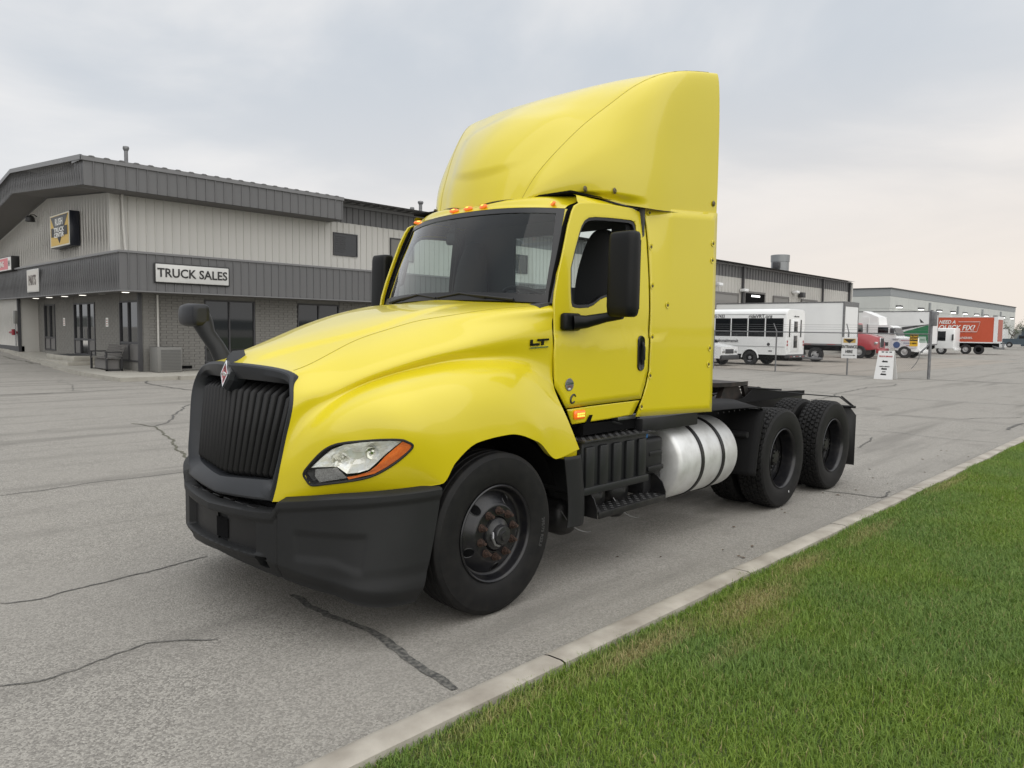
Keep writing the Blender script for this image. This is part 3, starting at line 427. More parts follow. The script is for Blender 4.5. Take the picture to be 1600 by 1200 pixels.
# ---- cab: windshield, roof, doors
def wbase(u_): a = abs(u_); return np.array([.505+.235*a**2.3, .985*u_, 1.992-.03*a**2])
def wtop(u_): a = abs(u_); return np.array([.800+.175*a**2.4, .872*u_, 2.690-.035*a**2.5])
def wsp(u_, t): 
    b, tp = wbase(u_), wtop(u_); p = b*(1-t)+tp*t; p[0] -= .018*math.sin(PI*t); return p
U = np.linspace(-1, 1, 49); T = np.linspace(0, 1, 17)
def ring_ws(u0,u1,t0,t1,n=40):
    pts = [(u0+(u1-u0)*k/n, t0) for k in range(n)]+[(u1, t0+(t1-t0)*k/16) for k in range(16)]+[(u1-(u1-u0)*k/n, t1) for k in range(n)]+[(u0, t1-(t1-t0)*k/16) for k in range(16)]
    return pts
inner = (-.955,.955,.085,.945)
o_, i_ = ring_ws(-1,1,0,1), ring_ws(*inner)
i_ = [(u_*(1-.02*max(0,(abs(u_)-.8)/.2*abs(2*(t-.1)/.8-1))), t) for u_, t in i_]
V = [tuple(wsp(*q)+[-.004,0,.002]) for q in o_]+[tuple(wsp(*q)+[-.006,0,.002]) for q in i_]+[tuple(wsp(*q)+[.012,0,0]) for q in i_]+[tuple(wsp(*q)+[.03,0,-.02]) for q in o_]; n = len(o_)
link('windshield_frame', mkmesh(V, [(r*n+i, r*n+(i+1)%n, (r+1)*n+(i+1)%n, (r+1)*n+i) for r in (0,1) for i in range(n)]+[(i,3*n+i,3*n+(i+1)%n,(i+1)%n) for i in range(n)], mat('window_seal', (.012,.012,.013), .28), 30), truck)
P = np.array([[wsp(u_*.965, .075+.88*t) for t in T] for u_ in U]); windshield = grid_obj('windshield', P, glass, truck, 60)
# cab roof: brow above the windshield, roof skin and the A pillars
rows = []
def roofrow(u_):
    w_ = wtop(u_); a = abs(u_); s_ = 1 if u_ >= 0 else -1
    r = [w_+[-.004,0,.004], w_+[.035,s_*.012*a,.035], w_+[.10,s_*.025*a,.080+.030*a**2-.045*a**6], [1.2,s_*.925*a,2.800-.03*a**3], [1.70,s_*.955*a,2.796-.03*a**3]]
    return r
P = np.array([ncs(np.array([np.array(q, float) for q in roofrow(u_)]), 26) for u_ in U]); cab_roof = grid_obj('cab_roof', P, yellow, truck, 60)
for s in (1,-1):
    P = []
    for x, z in zip(np.linspace(1.03,1.70,20), [2.725]*20): P.append([(x, s*(side_y(x,2.70)-.012+.002), 2.70), (x, s*(side_y(x,2.70)-.02), 2.72), (x, s*.925, 2.755),(x, s*.90, 2.765)])
    grid_obj('drip_rail', np.array(P), yellow, cab_roof, 60)
    # pillar between windshield frame and door
    P = []
    for t in np.linspace(0,1,24):
        a = wsp(1.0, t); z = a[2]; P.append([(a[0]-.004, s*a[1], z), (a[0]+.012, s*(a[1]+.012), z), (a[0]+.06, s*(side_y(a[0]+.05, z)-.016), z)])
    grid_obj('pillar', np.array(P), yellow if False else yellow, truck, 60)
door_o, win = D['door'], D['window']
inner_frame = [(x*.97+1.22*.03, z*.97+2.28*.03) for x, z in win]
# white of the rounded door edge: yellow skin, black frame inside, then glass
for s in (-1, 1):
    dr = panel('door', door_o, win, side_y, yellow, truck, 14, .014, flange=.02, sgn=s)
    panel('window_seal', [(1.24+(x-1.24)*1.005, 2.29+(z-2.29)*1.01) for x, z in win], [(1.24+(x-1.24)*.945, 2.29+(z-2.29)*.93) for x, z in win], lambda x, z: side_y(x, z)-.008, MATS['window_seal'], dr, 2, .012, flange=.03, sgn=s)
    # door frame behind the shut lines
    panel('door_jamb', [(1.24+(x-1.24)*.992, 2.0+(z-2.0)*.995) for x, z in door_o], [(1.24+(x-1.24)*1.02, 2.29+(z-2.29)*1.02) for x, z in win], lambda x, z: side_y(x, z)-.05, void, truck, 4, .01, sgn=s)
    if s == 1:
        panel('door_glass', [(1.24+(x-1.24)*.97, 2.29+(z-2.29)*.97) for x, z in win], None, lambda x, z: side_y(x, z)-.03, side_glass, dr, 3, 0, sgn=s)
    panel('rocker_panel', D['rocker'], None, lambda x, z: side_y(x, z)-.004, yellow, truck, 6, .012, sgn=s)
    ep = panel('side_extender', D['ext'], None, ext_y, yellow, truck, 12, .014, sgn=s)
    for x, z in D['rivets']:
        g = G(); g.lathe([(.0,-.004),(.010,-.004),(.013,.001),(.026,.003),(.028,-.002)], 16, 'y', (0,0,0)); o = g.build('rivet', yellow, ep); o.location = (x, s*(ext_y(x, z)+.009), z); g = G(); g.tube([(0,-.0035,0),(0,.0045,0)], .0105, 8); g.build('dimple_shade', mat('dimple_dark', (.10,.08,.03), .5), o)  # dark plug in each rivet paints the shade of its dimple
        if s == 1: o.rotation_euler = (PI,0,0)
        else: o.rotation_euler = (PI,0,0); 
        if s == -1: o.scale = (1,1,1)
    # pull handle in an oval pocket
    hx0, hz1 = D['handle'][0]; hz0 = D['handle'][1][1]; hy_ = side_y(hx0, 1.6)
    g = G(); ov = [(hx0+.044*math.cos(a)*1.0, (hz0+hz1)/2+((hz1-hz0)/2-.040)*(1 if math.sin(a) > 0 else -1)+.044*math.sin(a)) for a in np.linspace(0, 2*PI, 28, endpoint=False)]
    cc = (hx0, (hz0+hz1)/2)
    V = [(x, s*(hy_+.004), z) for x, z in ov]+[(cc[0]+(x-cc[0])*.92, s*(hy_+.016), cc[1]+(z-cc[1])*.97) for x, z in ov]+[(cc[0]+(x-cc[0])*.72, s*(hy_+.014), cc[1]+(z-cc[1])*.90) for x, z in ov]+[(cc[0]+(x-cc[0])*.66, s*(hy_+.010), cc[1]+(z-cc[1])*.85) for x, z in ov]
    nn = len(ov); g.add(V, [(r*nn+i, r*nn+(i+1)%nn, (r+1)*nn+(i+1)%nn, (r+1)*nn+i) for r in range(3) for i in range(nn)]+[tuple(3*nn+i for i in range(nn))])
    hd = g.build('door_handle', mat('handle_black', (.008,.008,.009), .22), dr)
    g = G(); g.tube([(hx0+.012, s*(hy_+.012), hz1-.05), (hx0+.012, s*(hy_+.028), hz1-.09), (hx0+.012, s*(hy_+.028), hz0+.09), (hx0+.012, s*(hy_+.012), hz0+.05)], .011, 8); g.build('grip', black_pl, hd)
    # belt highlight pressing
    g = G(); g.tube([(x, s*(side_y(x,1.75)+.0), z) for x, z in zip(np.linspace(.74,1.55,12), np.linspace(1.742,1.735,12))], [.002]+[.006]*10+[.002], 6); g.build('belt_moulding', yellow, dr)
# small badges on the driver door
bx = D['badge']; 
g = G(); g.lathe([(0,-.004),(.043,-.004),(.046,0)], 32, 'y', (0,0,0)); b1 = g.build('round_sticker', mat('sticker_grey', (.16,.16,.16), .45), truck); b1.location = (bx[0][0], -side_y(*bx[0])-.008, bx[0][1])
for i, (tx, cc_) in enumerate((('CLEAN', (.03,.08,.04)), ('IDLE', (.25,.08,.06)))):
    text('sticker_text', tx, .024, (0,-.0055,.008-.022*i), mat('st%d'%i, cc_, .6), b1, ext=.0006, sx=1.1)
g = G(); g.rbox(-.018,.006,-.0055,-.004,-.036,-.022,.0005); g.build('sticker_patch', mat('sticker_white', (.6,.6,.6), .5), b1)
g = G(); a_ = [(math.cos(t)*.026, math.sin(t)*.03) for t in np.linspace(.5, 5.6, 16)]; g.tube([(x+z*.25,0,z) for x, z in a_], .007, 6); g.build('letter_badge', mat('badge_dark', (.03,.03,.03), .3), truck).location = (bx[1][0]+.0, -side_y(*bx[1])-.008, bx[1][1])
# LT badge on the hood side
lt = D['lt']; a0 = np.array(lt[0]); a1 = np.array(lt[1]); dx = (a1-a0); dx /= np.linalg.norm(dx); up = (np.array(lt[2])-a0); up -= dx*(up@dx); up /= np.linalg.norm(up); nn_ = np.cross(dx, up)
if nn_[1] > 0: nn_ = -nn_
Mt = Matrix(((dx[0],up[0],nn_[0]),(dx[1],up[1],nn_[1]),(dx[2],up[2],nn_[2])))
g = G()
for x0,x1,z0,z1 in ((0,.02,.012,.055),(0,.085,.012,.028),(.065,.17,.042,.056),(.105,.125,.012,.045)): g.box(x0,x1,z0,z1,.0,.008)
me = mkmesh(g.V, g.F, mat('badge_black', (.01,.01,.011), .25), None); me.transform(Mt.to_4x4()); bd = link('model_badge', me, hood, tuple(a0+nn_*.004))
g = G(); g.box(0,.17,-.006,.003,0,.006); me = mkmesh(g.V, g.F, chrome, None); me.transform(Mt.to_4x4()); link('badge_bar', me, hood, tuple(a0+nn_*.004))
# marker lamps above the windshield
for px0, pz in ((0,0),):
    for y, a in ((-.17,-.17),(0,0),(.17,.17),(-.77,-.77),(.77,.77)):
        u_ = y/.872; w_ = wtop(u_); c0 = w_+[.022,0,.036]
        if abs(y) > .5: c0 = w_+[.024,0,.036]
        n_ = Vector((-.72, -.55*y, .60)).normalized()
        g = G(); q0 = Vector(c0)
        bm = bmesh.new(); bmesh.ops.create_uvsphere(bm, u_segments=16, v_segments=10, radius=1); 
        me = bpy.data.meshes.new('m'); bmesh.ops.scale(bm, vec=(.013,.050,.019), verts=bm.verts); bm.to_mesh(me); bm.free(); me.polygons.foreach_set('use_smooth', [True]*len(me.polygons))
        me.transform(Matrix.Rotation(math.atan2(n_.y, n_.x)-PI, 4, 'Z')@Matrix.Rotation(.5, 4, 'Y')); lp = link('marker_lamp', me, truck, tuple(q0), amber)
        g = G(); g.add([(math.cos(t)*.0+.0, math.cos(t)*.018, math.sin(t)*.007) for t in np.linspace(0,2*PI,10,endpoint=False)], [tuple(range(10))]); me = mkmesh(g.V, g.F, amber_hot, None); me.transform(Matrix.Rotation(math.atan2(n_.y, n_.x)-PI, 4, 'Z')@Matrix.Rotation(.5, 4, 'Y')); link('lamp_glow', me, lp, tuple(n_*.0145))
# ---- roof fairing
F0 = [(.842,0,2.735),(.885,0,2.93),(.955,0,3.11),(1.065,0,3.29),(1.22,0,3.465),(1.42,0,3.625),(1.68,0,3.765),(2.05,0,3.885),(2.565,0,3.965)]
F2 = [(.940,.47,2.765),(1.01,.525,2.92),(1.10,.585,3.06),(1.205,.66,3.20),(1.345,.755,3.365),(1.505,.86,3.52),(1.70,.975,3.69),(2.03,1.10,3.84),(2.565,1.165,3.945)]
F5 = [(.945,.50,2.765),(1.03,.62,2.783),(1.15,.745,2.788),(1.27,.86,2.788),(1.40,.96,2.772),(1.56,1.04,2.745),(1.80,1.115,2.728),(2.15,1.155,2.744),(2.575,1.20,2.772)]
F1 = [tuple((np.array(a)*.5+np.array(b)*.5)+[-.028,0,.012]) for a, b in zip(F0, F2)]
def sidept(a, b, t, o): p = np.array(a)*(1-t)+np.array(b)*t; return tuple(p+[o[0],o[1],o[2]])
Fa, Fb, Fc = [], [], []
for i, (a, b) in enumerate(zip(F2, F5)):
    k = min(1, i/4); k2 = float(sstep(3.5, 7.5, i)); a2 = np.array(a); b2 = np.array(b)
    Fa.append((a2[0]+(b2[0]-a2[0])*.12, a2[1]+(max(b2[1],a2[1]+.02)-a2[1])*(.40+.40*k2), a2[2]+(b2[2]-a2[2])*.12))
    Fb.append((a2[0]+(b2[0]-a2[0])*.40, a2[1]+(b2[1]-a2[1])*(.84+.13*k2)+.004*k, a2[2]+(b2[2]-a2[2])*.40))
    Fc.append((a2[0]+(b2[0]-a2[0])*.75, b2[1]+.004*k, a2[2]+(b2[2]-a2[2])*.75))
F15 = [tuple((np.array(a)*.18+np.array(b)*.82)+[-.006,0,.012]) for a, b in zip(F0, F2)]
FR = sym_surface([F0,F1,F15,F2,Fa,Fb,Fc,F5], 116, 120, mono)
ker = np.array([2,3,4,4,4,3,2.])/22; FRp = np.concatenate([FR[3:0:-1]*[1,-1,1], FR, 2*FR[-1:]-FR[-2:-5:-1]]); FRs = sum(k_*FRp[i_:i_+len(FR)] for i_, k_ in enumerate(ker)); wq = sstep(.72,.98,np.linspace(0,1,120))[None,:,None]; FR = FRs*(1-wq)+FR*wq; KC = int(round(3/7*115))
# pressed panel on the front of the fairing
ux = np.linspace(0,1,120)[None,:]*np.ones((116,1)); vv = FR[:,:,1]; yn = vv/np.maximum(FR[KC:KC+1,:,1], .01)
inp = (1-sstep(.48,.98,yn+.22*(1-sstep(.12,.5,ux))))*sstep(.14,.20,ux-.10*(yn**2))*(1-sstep(.50,.62,ux))
FR[:,:,0] -= .020*inp; FR[:,:,2] += .006*inp
# lower flange over the door, tucked inwards
tuck = sstep(.945,.985,np.linspace(0,1,116))[:,None]*sstep(.05,.12,ux)*(1-sstep(.60,.72,ux)); FR[:,:,1] -= .045*tuck
full = np.concatenate([FR[::-1], (FR*[1,-1,1])[1:]], 0); fair = grid_obj('roof_fairing', full, yellow, truck, 60)
for s in (1,-1):
    k = KC; g = G(); g.tube([tuple(q) for q in (FR[k]*[1,s,1]+[0,s*.001,.001])[::4]], .0016, 5); g.build('seam', mat('seam_shadow', (.30,.24,.015), .6), fair)
    for x, z, yy in ((1.22,2.835,.86),(1.42,2.835,.985),(2.52,2.86,1.205)):
        g = G(); g.lathe([(0,-.004),(.012,-.006),(.02,0),(.024,.003)], 14, 'y', (0,0,0)); o = g.build('rivet', mat('dimple_dark', (.10,.08,.03), .5), fair); o.location = (x, s*yy, z)
for s in (1,-1): G().tube([(x, s*(y+.002), z-.004) for x, y, z in [tuple(q) for q in FR[-1][84::5]]], .0032, 5).build('split_line', mat('gap_dark', (.03,.025,.006), .8), fair)
# dark gap trim under the fairing
g = G()
for s in (1,-1): g.tube([(.95,s*.50,2.762),(1.15,s*.73,2.775),(1.40,s*.92,2.762),(1.62,s*1.0,2.730),(1.70,s*1.02,2.722)], .007, 6)
g.tube([(x, y, z-.012) for x, y, z in [tuple(q) for q in full[:,0][::8]]], .007, 5); g.build('fairing_gasket', black_pl, truck)
g = G(); g.box(1.0,2.5,-.9,.9,2.775,2.79); g.build('fairing_base', void, truck)
# ---- cab back wall, floor, interior
g = G()
for y0,y1,z0,z1 in ((-1.06,-.76,1.15,2.74),(.32,1.06,1.15,2.74),(-.76,.32,1.15,2.14),(-.76,.32,2.60,2.74)): g.box(1.69,1.715,y0,y1,z0,z1)
g.build('cab_back_wall', mat('cab_lining', (.055,.055,.058), .8), truck)
g = G(); g.quad((1.70,-.76,2.14),(1.70,.32,2.14),(1.70,.32,2.60),(1.70,-.76,2.60)); g.build('rear_window', side_glass, truck)
for s in (1,-1): grid_obj('rear_pillar', np.array([[(x, s*(side_y(x,z)-.03), z) for x in (1.55,1.65,1.75,1.88)] for z in np.linspace(1.14,2.72,16)]), flat_black, truck, 60)
lin = mat('headliner', (.04,.04,.042), .9); g = G(); g.box(1.10,1.69,-.84,.84,2.715,2.735); g.build('headliner', lin, truck)
g = G(); g.box(.70,1.70,-1.0,1.0,1.13,1.17); g.box(.66,.72,-.90,.90,1.13,1.88); g.build('cab_floor', void, truck)
dash = mat('dashboard', (.06,.06,.063), .65)
g = G(); g.prism([(.60,1.86),(.62,1.955),(.80,1.985),(.95,1.96),(1.02,1.90),(1.02,1.55),(.60,1.5)], -.96, .96, 'y'); g.prism([(.70,1.97),(.82,2.03),(.96,2.02),(1.02,1.95)], -.72, -.12, 'y'); g.build('dashboard', dash, truck)
g = G(); cst = Vector((1.12,-.42,2.0)); ax = Vector((.45,0,.9)).normalized(); e1 = ax.orthogonal().normalized(); e2 = ax.cross(e1)
g.tube([cst+(e1*math.cos(a)+e2*math.sin(a))*.225 for a in np.linspace(0,2*PI,37)], .016, 8, cap=False)
for a in (.3,2.4,4.3): g.tube([cst-ax*.03, cst+(e1*math.cos(a)+e2*math.sin(a))*.22], .012, 6)
g.tube([cst-ax*.03, cst-ax*.25], .04, 10); g.build('steering_wheel', black_pl, truck)
seatm = mat('seat_fabric', (.012,.012,.013), .9)
for s, nm in ((-1,'driver'),(1,'passenger')):
    g = G(); y = s*.74; g.rbox(1.12,1.60,y-.25,y+.25,1.50,1.66,.05,3); sb = g.build('seat', seatm, truck)
    g = G(); V = []; st = [(1.56,1.60,.23),(1.54,1.85,.24),(1.54,2.1,.24),(1.56,2.28,.22),(1.57,2.42,.17),(1.59,2.53,.12),(1.61,2.59,.06)]
    for x, z, w_ in st: V += [(x-.05, y-w_, z), (x-.075, y, z), (x-.05, y+w_, z), (x+.06, y+w_*.95, z), (x+.07, y, z), (x+.06, y-w_*.95, z)]
    g.add(V, [(r*6+i, r*6+(i+1)%6, (r+1)*6+(i+1)%6, (r+1)*6+i) for r in range(len(st)-1) for i in range(6)]+[tuple((len(st)-1)*6+i for i in range(6))])
    bk = g.build('backrest', seatm, sb, 60); bk.modifiers.new('s', 'SUBSURF').render_levels = 2
    g = G(); g.rbox(1.15,1.50,y-s*.30-.03,y-s*.30+.03,1.88,1.95,.02); g.build('armrest', seatm, sb)
g = G(); g.tube([(.86,.90,2.40),(.90,.86,2.37),(.86,.88,2.17),(.80,.91,2.13)], .016, 8); g.tube([(.87,-.90,2.40),(.91,-.86,2.37),(.87,-.88,2.17),(.81,-.91,2.13)], .016, 8); g.build('grab_handle', black_pl, truck)
g = G(); g.rbox(.92,.95,.26,.34,2.57,2.66,.012); g.rbox(.90,.94,.25,.36,2.47,2.58,.03,3); g.build('dash_camera', black_pl, truck)
# wipers
for y0, y1, y2 in ((-.72,-.25,-.18),(.72,.25,.85)):
    g = G(); g.tube([wsp(y0/.985,.02)+[-.02,0,0], wsp((y0+y1)/2/.985,.045)+[-.02,0,.0], wsp(y1/.985,.07)+[-.012,0,0]], [.012,.009,.006], 6)
    g.tube([wsp((y1-.24)/.985,.028)+[-.012,0,0], wsp(y1/.985,.075)+[-.016,0,0], wsp((y1+.24)/.985,.03)+[-.012,0,0]], .007, 6); g.build('wiper', black_pl, truck)
g = G(); P = np.array([[wbase(u_)+[-.02,0,-.005], wbase(u_)+[.04,0,-.035], wbase(u_)+[.08,0,-.25]] for u_ in U]); grid_obj('cowl', P, black_pl, truck, 40)
# ---- door mirrors
for s in (-1, 1):
    g = G(); prof = []
    zs = [1.875,1.885,1.905,1.95,2.1,2.3,2.40,2.435,2.452,2.457]; ks = [.55,.8,.93,1,1,.985,.95,.90,.78,.55]
    V = []; m_ = 20
    for z, k in zip(zs, ks):
        for i in range(m_):
            a = 2*PI*i/m_; ca, sa = math.cos(a), math.sin(a); sx = abs(ca)**.45*(1 if ca > 0 else -1); sy = abs(sa)**.45*(1 if sa > 0 else -1)
            cx = 1.015+(.014*(z-2.15)); hx_ = (.062 if ca > 0 else .075); V.append((cx+sx*hx_*k, s*1.375+sy*.108*(.5+.5*k), z))
    g.add(V, [(r*m_+i, r*m_+(i+1)%m_, (r+1)*m_+(i+1)%m_, (r+1)*m_+i) for r in range(len(zs)-1) for i in range(m_)]+[tuple(range(m_)), tuple((len(zs)-1)*m_+i for i in range(m_))])
    mh = g.build('door_mirror', mirror_pl, truck, 50)
    g = G(); g.quad((1.083,s*1.29,1.93),(1.083,s*1.46,1.93),(1.086,s*1.46,2.40),(1.086,s*1.29,2.40)); g.build('mirror_glass', chrome, mh)
    g = G(); g.rbox(.76,.94,min(s*1.015,s*1.075),max(s*1.015,s*1.075),1.775,1.90,.022,3); g.tube([(.86,s*1.06,1.835),(.93,s*1.12,1.84),(1.0,s*1.24,1.872),(1.02,s*1.36,1.895)], [.056,.045,.034,.036], 14); g.build('mirror_arm', mirror_pl, mh, 50)
# hood mirror on the far side
def rsection(c, hx_, hy_, hz_, e, n, tilt_=0):
    out_ = []
    for i in range(n):
        a = 2*PI*i/n; ca, sa = math.cos(a), math.sin(a); out_.append((c[0]+hx_*abs(ca)**e*(1 if ca > 0 else -1), c[1]+hy_, c[2]+hz_*abs(sa)**e*(1 if sa > 0 else -1)))
    return out_
g = G(); V = []; m_ = 22
for dy, kx_, kz_ in ((-.108,.5,.62),(-.104,.85,.9),(-.09,.98,1.0),(.02,1.05,1.0),(.085,.95,.90),(.115,.75,.70),(.130,.35,.36)): V += rsection((-.890,1.085,1.850), .066*kx_, dy*1.32+.012, (.086 if dy > 0 else .080)*kz_, .50, m_)
g.add(V, [(r*m_+i, r*m_+(i+1)%m_, (r+1)*m_+(i+1)%m_, (r+1)*m_+i) for r in range(6) for i in range(m_)]+[tuple(range(m_)), tuple(6*m_+i for i in range(m_))])
g.tube([(-.72,.93,1.44),(-.74,.94,1.52),(-.78,.965,1.62),(-.83,1.0,1.71),(-.85,1.02,1.78),(-.87,1.05,1.84)], [.080,.066,.058,.056,.070,.078], 16)
g.build('hood_mirror', mat('hood_mirror_plastic', (.013,.014,.017), .42, spec=.35, bump=(600,.1,.0005)), truck, 60)
# ---- wheels
def tyre_mesh(kind):
    Wd = .145; NT = 300 if kind == 'drive' else 120
    prof = [(-.100,.292),(-.118,.300),(-.132,.325),(-.1405,.36),(-.145,.40),(-.1435,.44),(-.139,.47),(-.1385,.476),(-.134,.480),(-.130,.492),(-.122,.502)]
    trd = np.linspace(-.118,.118,30 if kind == 'drive' else 48)
    pts = prof+[(t, .510-.35*t*t) for t in trd]+[(-a, b) for a, b in prof[::-1]]
    n = len(pts); k0 = len(prof); V = np.zeros((NT, n, 3)); 
    for i in range(NT):
        a = 2*PI*i/NT
        for j, (y, r) in enumerate(pts):
            rr = r
            if k0 <= j < n-k0:
                if kind == 'steer':
                    if any(abs(y-g_) < .005 for g_ in (-.082,-.03,.03,.082)): rr -= .013
                else:
                    row = int((y+.118)/.236*5*.9999); f = (y+.118)/.236*5-row; ph = (i/NT*52+(.5 if row%2 else 0)+(abs(f-.5)*.55))%1
                    if ph < .20 or f < .10 or f > .90: rr -= .016
            elif kind == 'drive' and j in (k0-1, n-k0):
                if (i//3)%2: rr -= .006
            V[i,j] = (rr*math.cos(a), y, rr*math.sin(a))
    F = [(i*n+j, i*n+j+1, ((i+1)%NT)*n+j+1, ((i+1)%NT)*n+j) for i in range(NT) for j in range(n-1)]
    me = mkmesh(V.reshape(-1,3), F, rubber, 40); return me
ty_s, ty_d = tyre_mesh('steer'), tyre_mesh('drive')
def ring_text(body, r, size, a0, y, m, parent, side=-1):
    me = text_data(body, size, ext=.0012, bold=.001, align='CENTER')
    for v in me.vertices:
        x, z, d = v.co.x, v.co.y, v.co.z; a = a0-x/r; rr = r+z; v.co = (rr*math.cos(a)*1, y-d, rr*math.sin(a))
    me.materials.append(m); return link('tyre_lettering', me, parent)
letter = mat('tyre_letter', (.042,.042,.042), .6)
def wheel(x, y, kind, s, inner=False):
    """s=-1: outer face looks to -y"""
    if kind == 'steer':
        prof = [(.300,-.118),(.306,-.128),(.300,-.134),(.292,-.130),(.286,-.116),(.280,-.085),(.270,-.066),(.258,-.062),(.245,-.070),(.225,-.084),(.205,-.100),(.190,-.112),(.183,-.121),(.176,-.124),(.110,-.124),(.106,-.118),(.10,-.09),(.0,-.09)]
    else:
        prof = [(.300,-.118),(.306,-.128),(.300,-.134),(.292,-.128),(.285,-.10),(.278,-.04),(.272,.03),(.262,.055),(.25,.06),(.225,.045),(.20,.045),(.19,.052),(.18,.055),(.10,.055),(.09,.05)]
    NT = 160; V = []; F = []
    P2 = []
    for a_, b_ in zip(prof[:-1], prof[1:]):
        m_ = max(1, int(abs(a_[0]-b_[0])/.005)); P2 += [(a_[0]+(b_[0]-a_[0])*k/m_, a_[1]+(b_[1]-a_[1])*k/m_) for k in range(m_)]
    P2.append(prof[-1])
    for i in range(NT):
        a = 2*PI*i/NT
        for r, t in P2: V.append((r*math.cos(a), t*(-s), r*math.sin(a)))
    n = len(P2); holes = [(math.cos(2*PI*h/5+1.047)*.222, math.sin(2*PI*h/5+1.047)*.222) for h in range(5)]
    for i in range(NT):
        for j in range(n-1):
            a = 2*PI*(i+.5)/NT; r = (P2[j][0]+P2[j+1][0])/2
            if .17 < r < .262 and (kind != 'steer' or j > 20) and any((r*math.cos(a)-hx_)**2+(r*math.sin(a)-hz_)**2 < .031**2 for hx_, hz_ in holes): continue
            F.append((i*n+j, i*n+j+1, ((i+1)%NT)*n+j+1, ((i+1)%NT)*n+j))
    w_ = link('wheel', mkmesh(V, F, rimm, 45), truck, (x, y, .51))
    link('tyre', ty_s if kind == 'steer' else ty_d, w_)
    g = G(); g.lathe([(.29,.10*1),(.27,.0),(.262,-.04*0)], 48, 'y', (0,0,0)); g.lathe([(.295,.12),(.28,.06),(.10,.04),(.0,.04)] if kind == 'steer' else [(.295,.12),(.275,.10),(.0,.10)], 40, 'y', (0,0,0))
    b_ = g.build('brake_drum', void, w_); 
    if s == 1: b_.scale = (1,-1,1)
    hy0 = -.090 if kind == 'steer' else .05
    g = G()
    for hx_, hz_ in (holes if not inner else []):
        rr_ = math.hypot(hx_, hz_); yy = (-.083 if kind == 'steer' else .045)
        dr_ = .62 if kind == 'steer' else 0.05
        pts_ = []
        for q in np.linspace(0,2*PI,17):
            px2, pz2 = hx_+math.cos(q)*.031, hz_+math.sin(q)*.031; r3 = math.hypot(px2,pz2); t3 = float(np.interp(-r3, [-p[0] for p in prof], [p[1] for p in prof])) if kind == 'steer' else .045
            pts_.append((px2, t3*(-s), pz2))
        g.tube(pts_, .005, 6, cap=False); hd_ = G(); hd_.add([(q_[0], q_[1]+s*.0025, q_[2]) for q_ in pts_[:-1]], [tuple(range(16))]); hd_.build('hole_shade', void, w_)  # dark disc over each hand hole paints the shade inside it
    o = g.build('hand_hole_rim', rimm, w_)
    if kind == 'steer':
        g = G(); g.lathe([(.105,-.10),(.098,-.135),(.07,-.142),(.062,-.150),(.060,-.185),(.055,-.192),(.034,-.195),(.032,-.208),(.0,-.210)], 28, 'y', (0,0,0)); hb_ = g.build('hub', mat('hub_black', (.016,.016,.018), .3, var=(30,4,.4,.7), col2=(.03,.03,.03)), w_)
        g = G(); g.tube([(-.055,-.15,.02),(-.075,-.17,-.01),(-.06,-.175,-.05),(-.02,-.17,-.065)], .009, 8); g.build('hub_clip', chrome if False else steel, hb_)
    else:
        g = G(); g.lathe([(.11,.055),(.105,.0),(.085,-.02),(.08,-.05),(.06,-.055),(.0,-.055)], 28, 'y', (0,0,0)); hb_ = g.build('hub', black_mt, w_)
        g = G()
        for k in range(8): a = 2*PI*k/8; g.tube([(math.cos(a)*.07,-.05,math.sin(a)*.07),(math.cos(a)*.07,-.065,math.sin(a)*.07)], .009, 6)
        g.build('hub_bolt', black_mt, hb_)
    if s == 1: hb_.scale = (1,-1,1)
    nt0 = -.124 if kind == 'steer' else .055
    nm_ = rust if kind == 'steer' else black_mt
    g = G(); g.tube([(0,0,0),(0,-.008,0)], .026, 12); g.tube([(0,-.006,0),(0,-.03,0)], [.021,.0185], 6); g.tube([(0,-.03,0),(0,-.050 if kind == 'steer' else -.045,0)], [.012,.010], 8); me = mkmesh(g.V, g.F, nm_, 30)
    for k in range(10):
        a = 2*PI*(k+.35)/10; o = link('lug_nut', me, w_, (math.cos(a)*.143, nt0*(-s), math.sin(a)*.143)); o.rotation_euler = (0, rng.uniform(0,1), 0)
        if s == 1: o.scale = (1,-1,1)
    if kind == 'steer' and s == -1:
        ring_text('295/75 R22.5', .415, .036, -.15, -.1455, letter, w_)
    if kind == 'drive' and s == -1 and not inner and x < 5:
        me = text_data('II', .03, ext=.001, bold=.001); me.transform(Matrix(((1,0,0),(0,0,-1),(0,1,0))).to_4x4()@Matrix.Rotation(.4,4,'Z')); me.materials.append(white_pt); link('chalk_mark', me, w_, (.13,-.146,-.36))
    return w_
X1, X2 = 4.133, 5.466
for s in (-1, 1):
    wheel(0, s*(1.2-.145), 'steer', s)
    for x in (X1, X2):
        wheel(x, s*(1.2-.145), 'drive', s); w2 = wheel(x, s*(1.2-.145-.345), 'drive', -s, True)
